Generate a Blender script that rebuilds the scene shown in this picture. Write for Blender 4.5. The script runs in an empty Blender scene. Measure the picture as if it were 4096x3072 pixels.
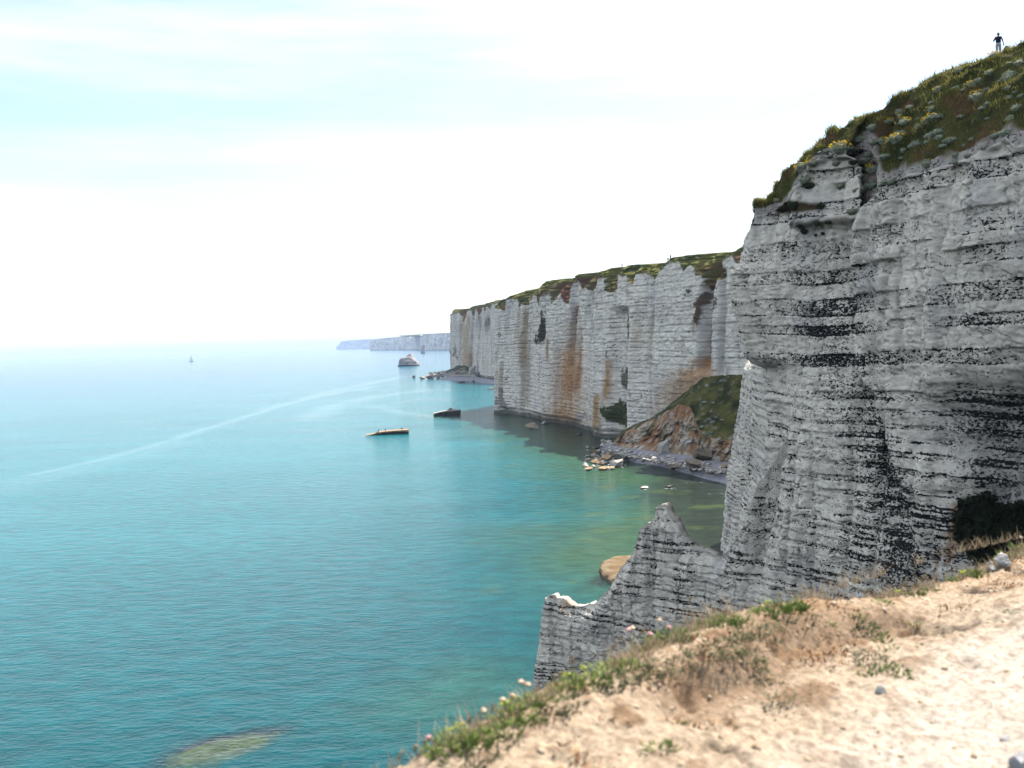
import bpy, bmesh, math, random
import numpy as np
from mathutils import Vector, Matrix
from mathutils.bvhtree import BVHTree

# ------------------------------------------------------------------ camera, sky, sun, exposure
SC = bpy.context.scene
COL = SC.collection
H = 45.0                      # eye height above the sea, metres
F = 3934.0                    # focal length in pixels of a 4096 px wide frame
PITCH = math.radians(2.49); ROLL = math.radians(1.94)
fwd = np.array([0, math.cos(PITCH), -math.sin(PITCH)])
r0 = np.array([1.0, 0, 0]); u0 = np.array([0, math.sin(PITCH), math.cos(PITCH)])
rgt = math.cos(ROLL) * r0 - math.sin(ROLL) * u0
upv = math.sin(ROLL) * r0 + math.cos(ROLL) * u0
EYE = np.array([0.0, 0.0, H])
cam_d = bpy.data.cameras.new('camera')
cam_d.sensor_width = 36.0; cam_d.lens = 36.0 * F / 4096.0
cam_d.clip_start = 0.1; cam_d.clip_end = 200000.0
cam_d.dof.use_dof = True; cam_d.dof.focus_distance = 130.0; cam_d.dof.aperture_fstop = 2.3
cam = bpy.data.objects.new('camera', cam_d); COL.objects.link(cam)
M = Matrix(((rgt[0], upv[0], -fwd[0], 0), (rgt[1], upv[1], -fwd[1], 0), (rgt[2], upv[2], -fwd[2], H), (0, 0, 0, 1)))
cam.matrix_world = M
SC.camera = cam

SUN_EL = math.radians(57.0)
SUN_H = np.array([0.80, 0.60])          # horizontal direction towards the sun
SUN_AZ = math.atan2(SUN_H[0], SUN_H[1]) # clockwise from +Y
world = bpy.data.worlds.new('World'); SC.world = world; world.use_nodes = True
wn = world.node_tree.nodes; wl = world.node_tree.links; wn.clear()
sky = wn.new('ShaderNodeTexSky'); sky.sky_type = 'NISHITA'; sky.sun_disc = False
sky.sun_elevation = SUN_EL; sky.sun_rotation = SUN_AZ
sky.altitude = 0; sky.air_density = 1.0; sky.dust_density = 0.8; sky.ozone_density = 1.0
# a thin high veil of cloud spread over the whole sky, combed into long streaks
tcw = wn.new('ShaderNodeTexCoord'); mpw = wn.new('ShaderNodeMapping')
mpw.inputs['Scale'].default_value = (1.0, 1.0, 7.0); mpw.inputs['Rotation'].default_value = (0.06, -0.07, 0.4)
nzw = wn.new('ShaderNodeTexNoise'); nzw.inputs['Scale'].default_value = 1.6; nzw.inputs['Detail'].default_value = 7; nzw.inputs['Roughness'].default_value = 0.55
rpw = wn.new('ShaderNodeMapRange'); rpw.inputs['From Min'].default_value = 0.34; rpw.inputs['From Max'].default_value = 0.72
rpw.inputs['To Min'].default_value = 0.12; rpw.inputs['To Max'].default_value = 0.96; rpw.interpolation_type = 'SMOOTHSTEP'
mxw = wn.new('ShaderNodeMix'); mxw.data_type = 'RGBA'
mxw.inputs[7].default_value = (4.6, 4.9, 5.05, 1)
bgw = wn.new('ShaderNodeBackground'); bgw.inputs['Strength'].default_value = 0.1
ouw = wn.new('ShaderNodeOutputWorld')
wl.new(tcw.outputs['Generated'], mpw.inputs['Vector']); wl.new(mpw.outputs[0], nzw.inputs['Vector'])
wl.new(nzw.outputs[0], rpw.inputs['Value']); wl.new(rpw.outputs[0], mxw.inputs[0])
wl.new(sky.outputs[0], mxw.inputs[6]); wl.new(mxw.outputs[2], bgw.inputs['Color']); wl.new(bgw.outputs[0], ouw.inputs['Surface'])
sun_d = bpy.data.lights.new('sun', 'SUN'); sun_d.energy = 3.8; sun_d.angle = math.radians(0.6); sun_d.color = (1.0, 0.95, 0.87)
sun = bpy.data.objects.new('sun', sun_d); COL.objects.link(sun)
sd = Vector((SUN_H[0] * math.cos(SUN_EL), SUN_H[1] * math.cos(SUN_EL), math.sin(SUN_EL)))
sun.rotation_euler = sd.to_track_quat('Z', 'Y').to_euler()
SC.view_settings.view_transform = 'Standard'; SC.view_settings.look = 'None'
SC.view_settings.gamma = 1.0; SC.view_settings.exposure = 1.38; SC.view_settings.use_curve_mapping = False
SC.cycles.max_bounces = 6; SC.cycles.diffuse_bounces = 0; SC.cycles.glossy_bounces = 3
SC.cycles.transparent_max_bounces = 8; SC.cycles.volume_bounces = 1; SC.cycles.transmission_bounces = 3
SC.cycles.sample_clamp_indirect = 6.0
SC.cycles.use_denoising = True

rng = np.random.default_rng(7)
random.seed(7)

# ------------------------------------------------------------------ geometry helpers
def ray(px, py):
    d = fwd + (px - 2048.0) / F * rgt + (1536.0 - py) / F * upv
    return d
def at_z(px, py, z=0.0):
    d = ray(px, py); t = (z - H) / d[2]; return EYE + d * t
def at_y(px, py, Y):
    d = ray(px, py); return EYE + d * (Y / d[1])
def project(X, Y, Z):
    dx, dy, dz = X - EYE[0], Y - EYE[1], Z - EYE[2]
    w = np.maximum(dx * fwd[0] + dy * fwd[1] + dz * fwd[2], 1e-3)
    return (2048 + F * (dx * rgt[0] + dy * rgt[1] + dz * rgt[2]) / w,
            1536 - F * (dx * upv[0] + dy * upv[1] + dz * upv[2]) / w)

_perm = np.random.default_rng(3).permutation(256).astype(np.int32)
_perm = np.concatenate([_perm, _perm, _perm])
_g3 = np.random.default_rng(4).normal(size=(256, 3)).astype(np.float32)
_g3 /= np.linalg.norm(_g3, axis=1)[:, None]
def noise3(x, y, z):
    x = np.asarray(x, np.float32); y = np.asarray(y, np.float32); z = np.asarray(z, np.float32)
    x, y, z = np.broadcast_arrays(x, y, z)
    xi = np.floor(x); yi = np.floor(y); zi = np.floor(z)
    fx = x - xi; fy = y - yi; fz = z - zi
    xi = xi.astype(np.int32) & 255; yi = yi.astype(np.int32) & 255; zi = zi.astype(np.int32) & 255
    u = fx * fx * fx * (fx * (fx * 6 - 15) + 10); v = fy * fy * fy * (fy * (fy * 6 - 15) + 10); w = fz * fz * fz * (fz * (fz * 6 - 15) + 10)
    def g(a, b, c, px, py, pz):
        h = _perm[_perm[_perm[a] + b] + c]
        gg = _g3[h]
        return gg[..., 0] * px + gg[..., 1] * py + gg[..., 2] * pz
    x1 = (xi + 1) & 255; y1 = (yi + 1) & 255; z1 = (zi + 1) & 255
    def lx(b, c, py, pz):
        a0 = g(xi, b, c, fx, py, pz); a1 = g(x1, b, c, fx - 1, py, pz)
        return a0 + u * (a1 - a0)
    n00 = lx(yi, zi, fy, fz); n10 = lx(y1, zi, fy - 1, fz)
    n01 = lx(yi, z1, fy, fz - 1); n11 = lx(y1, z1, fy - 1, fz - 1)
    a = n00 + v * (n10 - n00); b = n01 + v * (n11 - n01)
    return (a + w * (b - a)) * 1.5
def fbm(x, y, z, octv=4, gain=0.5, lac=2.03):
    s = 0; a = 1.0; f = 1.0; t = 0
    for i in range(octv):
        s = s + a * noise3(x * f + 17.3 * i, y * f + 5.1 * i, z * f + 9.7 * i); t += a; a *= gain; f *= lac
    return s / t
def _up(a, R, Cc, k):
    ri = np.arange(R) / k; ci_ = np.arange(Cc) / k
    r0_ = np.minimum(ri.astype(int), a.shape[0] - 2); c0_ = np.minimum(ci_.astype(int), a.shape[1] - 2)
    fr_ = (ri - r0_)[:, None].astype(np.float32); fc_ = (ci_ - c0_)[None].astype(np.float32)
    t = a[r0_] * (1 - fr_) + a[r0_ + 1] * fr_
    return t[:, c0_] * (1 - fc_) + t[:, c0_ + 1] * fc_
def fbmL(x, y, z, octv=4, k=4):
    x, y, z = np.broadcast_arrays(np.asarray(x, np.float32), np.asarray(y, np.float32), np.asarray(z, np.float32))
    R, Cc = x.shape
    if R < 4 * k or Cc < 4 * k: return fbm(x, y, z, octv)
    pr = (-(R - 1)) % k; pc = (-(Cc - 1)) % k
    ri = np.minimum(np.arange(0, R + pr, k), R - 1); ci_ = np.minimum(np.arange(0, Cc + pc, k), Cc - 1)
    g = np.ix_(ri, ci_)
    return _up(fbm(x[g], y[g], z[g], octv), R, Cc, k)
def smooth(e0, e1, x):
    t = np.clip((x - e0) / (e1 - e0), 0, 1); return t * t * (3 - 2 * t)
def lerp(a, b, t): return a + (b - a) * t
def inpoly(U, V, poly):
    ins = np.zeros(U.shape, bool); n = len(poly); j = n - 1
    for i in range(n):
        xi, yi = poly[i]; xj, yj = poly[j]
        c = ((yi > V) != (yj > V)) & (U < (xj - xi) * (V - yi) / ((yj - yi) if yj != yi else 1e-9) + xi)
        ins ^= c; j = i
    return ins
def polydist(U, V, poly, closed=True):
    d = np.full(U.shape, 1e9); n = len(poly)
    for i in range(n if closed else n - 1):
        ax, ay = poly[i]; bx, by = poly[(i + 1) % n]
        L = (bx - ax) ** 2 + (by - ay) ** 2 + 1e-9
        t = np.clip(((U - ax) * (bx - ax) + (V - ay) * (by - ay)) / L, 0, 1)
        d = np.minimum(d, np.hypot(U - ax - t * (bx - ax), V - ay - t * (by - ay)))
    return d
def polymask(U, V, poly, soft):
    d = polydist(U, V, poly); s = np.where(inpoly(U, V, poly), d, -d)
    return smooth(-soft, soft, s)
def resample(pts, n, dens=None):
    p = np.array(pts, float); d = np.r_[0, np.cumsum(np.hypot(*(p[1:, :2] - p[:-1, :2]).T))]
    if dens is None: t = np.linspace(0, d[-1], n)
    else:
        g = np.linspace(0, d[-1], 4000); w = dens(np.c_[np.interp(g, d, p[:, 0]), np.interp(g, d, p[:, 1])])
        c = np.r_[0, np.cumsum((w[1:] + w[:-1]) / 2)]; t = np.interp(np.linspace(0, c[-1], n), c, g)
    return np.c_[[np.interp(t, d, p[:, k]) for k in range(p.shape[1])]].T, t
def normals2d(p, sm=3):
    t = np.gradient(p, axis=0)
    for _ in range(sm):
        t[1:-1] = (t[:-2] + 2 * t[1:-1] + t[2:]) / 4
    t /= np.linalg.norm(t, axis=1)[:, None] + 1e-9
    return t

def tag(o, label=None, cat=None, group=None, kind=None):
    if label: o['label'] = label
    if cat: o['category'] = cat
    if group: o['group'] = group
    if kind: o['kind'] = kind
    return o
def mesh_from(name, V, faces, attrs=None, smooth_shade=True):
    me = bpy.data.meshes.new(name)
    V = np.ascontiguousarray(V, np.float32)
    faces = np.asarray(faces, np.int32)
    k = faces.shape[1]
    me.vertices.add(len(V)); me.vertices.foreach_set('co', V.ravel())
    me.loops.add(faces.size); me.loops.foreach_set('vertex_index', faces.ravel())
    me.polygons.add(len(faces))
    me.polygons.foreach_set('loop_start', np.arange(0, faces.size, k, dtype=np.int32))
    me.polygons.foreach_set('loop_total', np.full(len(faces), k, np.int32))
    if smooth_shade: me.polygons.foreach_set('use_smooth', np.ones(len(faces), bool))
    me.update(calc_edges=True)
    for an, arr in (attrs or {}).items():
        arr = np.asarray(arr, np.float32)
        if arr.ndim == 2:
            a = me.attributes.new(an, 'FLOAT_COLOR', 'POINT')
            c = np.ones((len(V), 4), np.float32); c[:, :3] = arr[:, :3]
            a.data.foreach_set('color', c.ravel())
        else:
            a = me.attributes.new(an, 'FLOAT', 'POINT'); a.data.foreach_set('value', arr.ravel())
    return me
def link(name, me, mat, parent=None):
    o = bpy.data.objects.new(name, me); COL.objects.link(o)
    if mat is not None:
        if isinstance(mat, (list, tuple)):
            for m in mat: me.materials.append(m)
        elif len(me.materials) == 0: me.materials.append(mat)
    if parent is not None: o.parent = parent
    return o
def empty(name, loc=(0, 0, 0), rz=0):
    o = bpy.data.objects.new(name, None); COL.objects.link(o); o.location = loc; o.rotation_euler = (0, 0, rz); o.empty_display_size = 0.2
    return o
def gridfaces(nr, nc, flip=False):
    i = np.arange(nr * nc).reshape(nr, nc)
    f = np.stack([i[:-1, :-1], i[:-1, 1:], i[1:, 1:], i[1:, :-1]], -1).reshape(-1, 4)
    return f[:, ::-1] if flip else f

# ------------------------------------------------------------------ materials
def mat_new(name):
    m = bpy.data.materials.new(name); m.use_nodes = True
    n = m.node_tree.nodes; n.clear()
    out = n.new('ShaderNodeOutputMaterial'); bs = n.new('ShaderNodeBsdfPrincipled')
    m.node_tree.links.new(bs.outputs[0], out.inputs['Surface'])
    return m, n, m.node_tree.links, bs, out
def N(n, t, **kw):
    x = n.new(t)
    for k, v in kw.items(): setattr(x, k, v)
    return x
def noise_node(n, l, vec, scale, detail=4, rough=0.55):
    x = n.new('ShaderNodeTexNoise'); x.inputs['Scale'].default_value = scale; x.inputs['Detail'].default_value = detail; x.inputs['Roughness'].default_value = rough
    l.new(vec, x.inputs['Vector']); return x.outputs[0]
def maprange(n, l, v, a, b, c=0.0, d=1.0, sm=True):
    x = n.new('ShaderNodeMapRange'); x.interpolation_type = 'SMOOTHSTEP' if sm else 'LINEAR'
    for i, k in enumerate((a, b, c, d)): x.inputs[i + 1].default_value = k
    l.new(v, x.inputs[0]); return x.outputs[0]
def math_node(n, l, op, a, b):
    x = n.new('ShaderNodeMath'); x.operation = op
    for i, k in enumerate((a, b)):
        if hasattr(k, 'links'): l.new(k, x.inputs[i])
        else: x.inputs[i].default_value = k
    return x.outputs[0]
def mixc(n, l, f, a, b, mode='MIX'):
    x = n.new('ShaderNodeMix'); x.data_type = 'RGBA'; x.blend_type = mode
    for i, k in ((0, f), (6, a), (7, b)):
        if hasattr(k, 'links'): l.new(k, x.inputs[i])
        elif i == 0: x.inputs[0].default_value = k
        else: x.inputs[i].default_value = (*k, 1)
    return x.outputs[2]

def cliff_material(name, speck_scale, speck_map, dark, bump, fine):
    """colour from the 'col' attribute, dark flint and lichen specks where 'flint' is high"""
    m, n, l, bs, out = mat_new(name)
    tc = n.new('ShaderNodeTexCoord'); mp = n.new('ShaderNodeMapping'); mp.inputs['Scale'].default_value = speck_map
    l.new(tc.outputs['Object'], mp.inputs['Vector'])
    at = N(n, 'ShaderNodeAttribute', attribute_name='col'); fl = N(n, 'ShaderNodeAttribute', attribute_name='flint')
    s1 = noise_node(n, l, mp.outputs[0], speck_scale, 5, 0.68)
    s2 = noise_node(n, l, mp.outputs[0], speck_scale * 0.2, 4, 0.6)
    v = math_node(n, l, 'ADD', s1, math_node(n, l, 'MULTIPLY', math_node(n, l, 'SUBTRACT', s2, 0.5), 0.32))
    v = math_node(n, l, 'ADD', v, math_node(n, l, 'MULTIPLY', math_node(n, l, 'SUBTRACT', fl.outputs['Fac'], 0.5), 0.36))
    spk = maprange(n, l, v, 0.545, 0.60)
    big = noise_node(n, l, tc.outputs['Object'], fine, 6, 0.6)
    tint = maprange(n, l, big, 0.3, 0.7, 0.78, 1.14, False)
    base = mixc(n, l, 1.0, at.outputs['Color'], tint, 'MULTIPLY')
    col = mixc(n, l, spk, base, dark)
    l.new(col, bs.inputs['Base Color']); bs.inputs['Roughness'].default_value = 0.95; bs.inputs['Specular IOR Level'].default_value = 0.1
    bp = n.new('ShaderNodeBump'); bp.inputs['Strength'].default_value = 1.0; bp.inputs['Distance'].default_value = bump
    hb = math_node(n, l, 'SUBTRACT', noise_node(n, l, mp.outputs[0], speck_scale * 0.8, 7, 0.65), math_node(n, l, 'MULTIPLY', spk, 0.25))
    l.new(hb, bp.inputs['Height']); l.new(bp.outputs[0], bs.inputs['Normal'])
    return m
MAT_CHALK = cliff_material('chalk_near', 3.7, (1.0, 1.0, 1.8), (0.022, 0.021, 0.022), 0.10, 1.6)
MAT_BAY = cliff_material('chalk_bay', 0.42, (1.0, 1.0, 3.0), (0.05, 0.048, 0.045), 0.3, 0.25)
MAT_FAR = cliff_material('chalk_far', 0.03, (1.0, 1.0, 0.5), (0.10, 0.10, 0.08), 1.0, 0.02)

def simple_mat(name, c1, c2, scale=3.0, rough=0.9, bump=0.02, bscale=None, obj_random=0.0, trans=0.0, detail=5):
    m, n, l, bs, out = mat_new(name)
    tc = n.new('ShaderNodeTexCoord')
    v = noise_node(n, l, tc.outputs['Object'], scale, detail, 0.6)
    f = maprange(n, l, v, 0.32, 0.68)
    if obj_random:
        oi = n.new('ShaderNodeObjectInfo')
        f = math_node(n, l, 'ADD', math_node(n, l, 'MULTIPLY', f, 1 - obj_random), math_node(n, l, 'MULTIPLY', oi.outputs['Random'], obj_random))
    l.new(mixc(n, l, f, c1, c2), bs.inputs['Base Color'])
    bs.inputs['Roughness'].default_value = rough; bs.inputs['Specular IOR Level'].default_value = 0.2
    if bump:
        bp = n.new('ShaderNodeBump'); bp.inputs['Distance'].default_value = bump
        l.new(noise_node(n, l, tc.outputs['Object'], bscale or scale * 3, 6, 0.65), bp.inputs['Height']); l.new(bp.outputs[0], bs.inputs['Normal'])
    if trans:
        tr = n.new('ShaderNodeBsdfTranslucent'); mx = n.new('ShaderNodeMixShader'); mx.inputs[0].default_value = trans
        l.new(bs.inputs['Base Color'].links[0].from_socket, tr.inputs['Color'])
        l.new(bs.outputs[0], mx.inputs[1]); l.new(tr.outputs[0], mx.inputs[2]); l.new(mx.outputs[0], out.inputs['Surface'])
    return m

# ------------------------------------------------------------------ chalk beds
def make_beds(seed, z0, z1, tmin, tmax, fmin, fmax):
    r = np.random.default_rng(seed); zs = np.arange(z0, z1, 0.03); hard = np.zeros_like(zs); fl = np.zeros_like(zs); bid = np.zeros_like(zs)
    z = z0; odd = 0
    while z < z1:
        if odd: t = r.uniform(fmin, fmax); h = -r.uniform(0.3, 1.0); f = r.uniform(0.47, 0.61)
        else: t = r.uniform(tmin, tmax); h = r.uniform(0.2, 1.0); f = r.uniform(0.29, 0.44)
        m = (zs >= z) & (zs < z + t); hard[m] = h; fl[m] = f; bid[m] = len(np.unique(bid)) + 1
        z += t; odd = 1 - odd
    k = np.ones(3) / 3
    return zs, np.convolve(hard, k, 'same'), np.convolve(fl, k, 'same'), bid
BEDS_UP = make_beds(11, -10, 110, 0.9, 2.3, 0.7, 2.0)
BEDS_LO = make_beds(12, -10, 110, 0.35, 1.0, 0.15, 0.5)
PALE = np.array([0.86, 0.775, 0.655]); GREY = np.array([0.46, 0.435, 0.42]); WARM = np.array([0.60, 0.53, 0.45])
RUST = np.array([0.32, 0.15, 0.06]); EARTH = np.array([0.15, 0.062, 0.035])
GRASS = np.array([0.105, 0.100, 0.028]); GRASSD = np.array([0.040, 0.046, 0.014]); GRASSB = np.array([0.12, 0.065, 0.032])
def hash2(a, b): 
    q = np.sin(a * 127.1 + b * 311.7) * 43758.5453; return q - np.floor(q)
def blocks(zz, along, beds, length, amp, zs=1.0):
    """jointed blocks: each bed is cut into lengths that stand a little proud or back"""
    b = beds[3][np.clip(((zz * zs - beds[0][0]) / .03).astype(int), 0, len(beds[0]) - 1)]
    L = length * (.6 + .9 * hash2(b, 3.0)); c = np.floor(along / L + hash2(b, 7.0) * 9)
    return amp * (hash2(b * 1.7 + 2, c) - .5) * 2
def C3(w, a, b): return a + (b - a) * w[..., None]

def near_rock(X, Y, Z, U, V):
    """relief along the face normal (outwards, metres), colour and flint of the near chalk"""
    wob = 1.5 * fbmL(X * .025, Y * .025, Z * .02, 2) + 0.22 * fbmL(X * .2, Y * .2, Z * .1, 2)
    zz = Z + wob
    up = smooth(34, 44, Z + 2 * fbmL(X * .05, Y * .05, Z * 0, 1))
    hard = lerp(np.interp(zz, BEDS_LO[0], BEDS_LO[1]), np.interp(zz, BEDS_UP[0], BEDS_UP[1]), up)
    fl = lerp(np.interp(zz, BEDS_LO[0], BEDS_LO[2]), np.interp(zz, BEDS_UP[0], BEDS_UP[2]), up)
    n1 = fbmL(X * .07, Y * .07, Z * .035, 4)
    n2 = fbm(X * .35 + 9, Y * .35, Z * .5, 4)
    n3 = fbm(X * 1.3, Y * 1.3, Z * 2.6, 3)
    ribs = np.abs(fbmL(X * .22 + 31, Y * .22, Z * .03, 3))
    al = X * .75 - Y * .66 + .25 * n3
    blk = lerp(blocks(zz, al, BEDS_LO, 1.3, .13), blocks(zz, al, BEDS_UP, 2.6, .20), (up > .5) * 1.0)
    off = 1.5 * n1 + 0.36 * n2 + 0.17 * n3 + blk + hard * lerp(0.07, 0.13, up) * (0.6 + 0.8 * (n2 + .5)) - 0.9 * smooth(0.18, 0.0, ribs) * 0.6
    # joint cracks
    crack = np.abs(noise3(X * .5 + 3, Y * .5, Z * .12 + 2 * n2))
    off -= 0.25 * smooth(0.06, 0.0, crack); fl = fl + .30 * smooth(.03, 0, crack) * smooth(-.2, .2, n2)
    fl = fl + 0.40 * fbmL(X * .11 + 40, Y * .11, Z * .09, 4, 2) + 0.16 * n3 + .12 * n2
    col = C3(smooth(-.3, .5, fbmL(X * .16 + 7, Y * .16, Z * .3, 4)), PALE, np.array([0.70, 0.635, 0.545]))
    col = C3(0.55 * smooth(.12, .42, fbmL(X * .2 + 70, Y * .2, Z * .12, 4)), col, GREY)
    col = C3(0.4 * smooth(.18, .4, fbmL(X * .25 + 20, Y * .25, Z * .4, 3)), col, WARM)
    # thin broken flint courses along bed joints
    for BD, wgt, zsx in ((BEDS_LO, 1 - up, 1.0), (BEDS_UP, up, 1.0)):
        bd = BD[3]; gap = np.convolve(np.abs(np.gradient(bd)) > 0, np.ones(4), 'same') > 0; dz = np.interp(zz, BD[0], gap * 1.0)
        on = smooth(-.05, .12, fbm(X * .22 + 3, Y * .22, Z * .3 + 60, 3) + hash2(np.floor(zz * .7), 5.0) * .4 - .2)
        fl = fl + .42 * smooth(.2, .8, dz) * on * wgt
    fl = fl - 0.045 - 0.13 * smooth(0.05, 0.35, hard * up)
    return off, col, fl

GULLY = []
def near_features(X, Y, Z, U, V, off, col, fl):
    # fold running down the face: the western part stands back beside it
    cx = np.interp(V, [560, 870, 1000, 1250, 1500, 1800, 2000, 2300], [3330, 3395, 3350, 3390, 3440, 3560, 3640, 3700])
    t = (cx - U)
    n = 26 * fbmL(X * .2, Y * .2, Z * .25, 3)
    off = off - 2.6 * smooth(-25, 25, t + n) * np.exp(-np.clip(t, 0, None) / 210.0) * smooth(2300, 1900, V)
    fl = fl + 0.18 * np.exp(-((t - 70) / 130.0) ** 2) * smooth(880, 1250, V)
    # gully between the corner block and the turf
    g = [(3335, 600), (3350, 700), (3385, 850), (3402, 866), (3440, 800), (3478, 735), (3500, 660), (3490, 560), (3400, 520)]
    gm = polymask(U + .4 * n, V, g, 14)
    off = off - 0.3 * gm; GULLY.append(gm)
    col = C3(0.95 * gm, col, np.array([0.27, 0.205, 0.16])); fl = fl + 0.06 * gm  # brownish chalk, with the gully's deep shade darkened into its colour
    off = off + 1.0 * polymask(U, V, [(3180, 630), (3330, 610), (3390, 870), (3330, 905), (3130, 900), (3150, 780)], 18)
    # dark overhung alcove low on the right
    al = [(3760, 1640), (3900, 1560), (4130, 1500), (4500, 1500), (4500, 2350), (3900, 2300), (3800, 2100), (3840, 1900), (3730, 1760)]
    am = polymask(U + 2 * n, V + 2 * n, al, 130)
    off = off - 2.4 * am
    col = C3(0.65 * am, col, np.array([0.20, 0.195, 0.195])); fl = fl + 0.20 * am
    # black lichen blotches
    for (bx, by, rx, ry, s) in ((3240, 1325, 70, 45, .26), (3300, 1180, 110, 60, .12), (3430, 1330, 60, 40, .2), (3950, 1300, 120, 60, .16), (3990, 1640, 150, 90, .25),
                                (3380, 1520, 230, 130, .14), (3650, 1420, 150, 90, .1), (3600, 1960, 90, 120, .15), (3700, 2200, 120, 150, .14), (3380, 1640, 200, 60, .15),
                                (2740, 2290, 50, 40, .2), (3050, 2160, 300, 140, -.02)):
        fl = fl + s * np.exp(-(((U - bx + n) / rx) ** 2 + ((V - by + n) / ry) ** 2))
    # rust streaks beside the alcove
    for (bx, y0, y1, w, s) in ((3790, 2010, 2260, 8, .8), (3760, 2200, 2330, 6, .6), (3800, 2130, 2240, 10, .5)):
        m = s * np.exp(-((U - bx + .3 * n) / w) ** 2) * smooth(y0 - 10, y0 + 10, V) * smooth(y1 + 10, y1 - 10, V)
        col = C3(m, col, RUST)
    # weed and wet at the foot
    wet = smooth(3.0, 0.6, Z + fbmL(X * .3, Y * .3, Z, 2)); col = C3(wet, col, np.array([0.10, 0.095, 0.06]))
    # earth on the ledge of the corner block
    lm = polymask(U + .5 * n, V + .3 * n, [(3075, 800), (3150, 800), (3250, 815), (3250, 832), (3190, 850), (3080, 852)], 8)
    lm = np.maximum(lm, .8 * polymask(U + .5 * n, V + .3 * n, [(3225, 885), (3320, 868), (3400, 880), (3330, 893), (3240, 905)], 7))
    col = C3(lm, col, np.array([0.075, 0.052, 0.026])); fl = fl - .4 * lm
    return off, col, fl

# ------------------------------------------------------------------ near headland: face, turf slope, crest
ST = [(5400, 50.), (4800, 57.), (4400, 63.), (4096, 70.), (3900, 75.), (3600, 83.5), (3300, 92.5), (3000, 102.), (2950, 103.5)]
HY = lambda px: 1434 - .0338 * px
front = [tuple(at_y(px, HY(px), Y)[:2]) for px, Y in ST]
cX, cY = front[-1]
back = [(cX + 0.6, cY + 1.6), (cX + 2.6, cY + 4.0), (32, 117), (39, 145), (42.5, 180), (43.2, 203), (45.5, 211), (58, 217), (80, 230), (100, 262), (112, 300)]
def dens_near(p):
    d = np.hypot(p[:, 0], p[:, 1]); px = 2048 + F * p[:, 0] / np.maximum(p[:, 1], 1)
    w = np.where((px < 4180) & (px > 2700), 1.0 / (d * .0011), 1.0 / (d * .012))
    return np.where((p[:, 1] > 112) & (p[:, 1] < 175), 0.25 / (d * .0011) * 0.3, w)
plan, sd_ = resample(front + back, 800, dens_near)
iC = int(np.argmin(np.hypot(plan[:, 0] - cX, plan[:, 1] - cY)))
tan = normals2d(plan, 10); nrm = np.c_[-tan[:, 1], tan[:, 0]]        # walking right to left, outside is ...
if nrm[iC // 2] @ np.array([-.7, -.7]) < 0: nrm = -nrm
FT = np.array([(2700, 880), (2930, 868), (3040, 842), (3110, 800), (3160, 740), (3200, 690), (3230, 640), (3260, 618), (3320, 615), (3340, 598), (3400, 560), (3470, 565), (3500, 700), (3540, 742),
      (3600, 712), (3700, 690), (3850, 640), (3950, 580), (4010, 562), (4050, 600), (4096, 590), (4300, 560), (5600, 520)], float)
CR = np.array([(3050, 826), (3070, 800), (3110, 735), (3150, 690), (3200, 640), (3260, 590), (3330, 542), (3400, 507), (3500, 467), (3570, 422), (3640, 380), (3690, 332), (3740, 307), (3800, 282),
      (3900, 252), (3960, 228), (4000, 215), (4060, 190), (4096, 165), (4300, 90), (5600, -60)], float)
def solve_z(X, Y, curve, z0=58.0):
    z = np.full(np.shape(X), z0)
    for _ in range(6):
        U, V = project(X, Y, z); tgt = np.interp(U, curve[:, 0], curve[:, 1]); z = z + (V - tgt) / F * Y
    return z
zft = solve_z(plan[:, 0], plan[:, 1], FT)
arc = sd_ - sd_[iC]
zft = zft + .9 * fbm(arc * .3, arc * 0, arc * 0 + 2, 4) * smooth(-1, -6, arc)
zb = zft[iC]
zft = np.where(np.arange(len(plan)) > iC, zb - 1.6 * smooth(0, 3, arc) + 0.05 * np.clip(arc, 0, 100), zft)
# the corner's outline leans in and out with height
sil = np.array([(900, 3022), (840, 3046), (1050, 2968), (1130, 2928), (1290, 2942), (1430, 2958), (1475, 3008), (1700, 3030), (1900, 3022), (2150, 2965), (2300, 2910), (2600, 2850)], float)
sil = sil[np.argsort(sil[:, 0])]
Yc = 104.0
zc = 45 - (sil[:, 0] - HY(2980)) / F * Yc; xc = (sil[:, 1] + .0338 * (HY(2980) - sil[:, 0]) * -1 - 2950) / F * Yc
o_ = np.argsort(zc)
wc = np.exp(-(np.clip(np.abs(arc) - 1.0, 0, None) / np.where(arc > 0, 16.0, 4.5)) ** 2)[None, :]
# crest line: shares plan direction with the front, set back from it
sb = np.interp(-arc, [0, 3, 12, 25, 45, 80], [0.6, 1.6, 4.5, 6.5, 7.5, 9.0])
cr_xy = plan[:iC + 1] - nrm[:iC + 1] * sb[:iC + 1, None]
cr_xy[:, 0] += (np.interp(zft, zc[o_], xc[o_]) * wc[0])[:iC + 1]
cr_z = solve_z(cr_xy[:, 0], cr_xy[:, 1], CR)
cr_z = np.maximum(cr_z, zft[:iC + 1] + .2)
NF, NR = 620, 150
v = np.linspace(0, 1, NF)[:, None]
Z = -2.5 + (zft[None, :] + 2.5) * v
X = np.repeat(plan[None, :, 0], NF, 0); Y = np.repeat(plan[None, :, 1], NF, 0)
X = X + np.interp(Z, zc[o_], xc[o_]) * wc
wb = np.exp(-(((plan[:, 1] - 206) / 26) ** 2))[None, :] * (arc > 20)[None, :]
X = X + wb * (4.5 * np.clip(Z, 0, 40) / 40 + 0.75 * np.clip(Z - 38, 0, 40))
U, V = project(X, Y, Z)
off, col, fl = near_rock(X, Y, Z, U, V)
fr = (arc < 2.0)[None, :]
o2, c2, f2 = near_features(X, Y, Z, U, V, off, col, fl)
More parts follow.
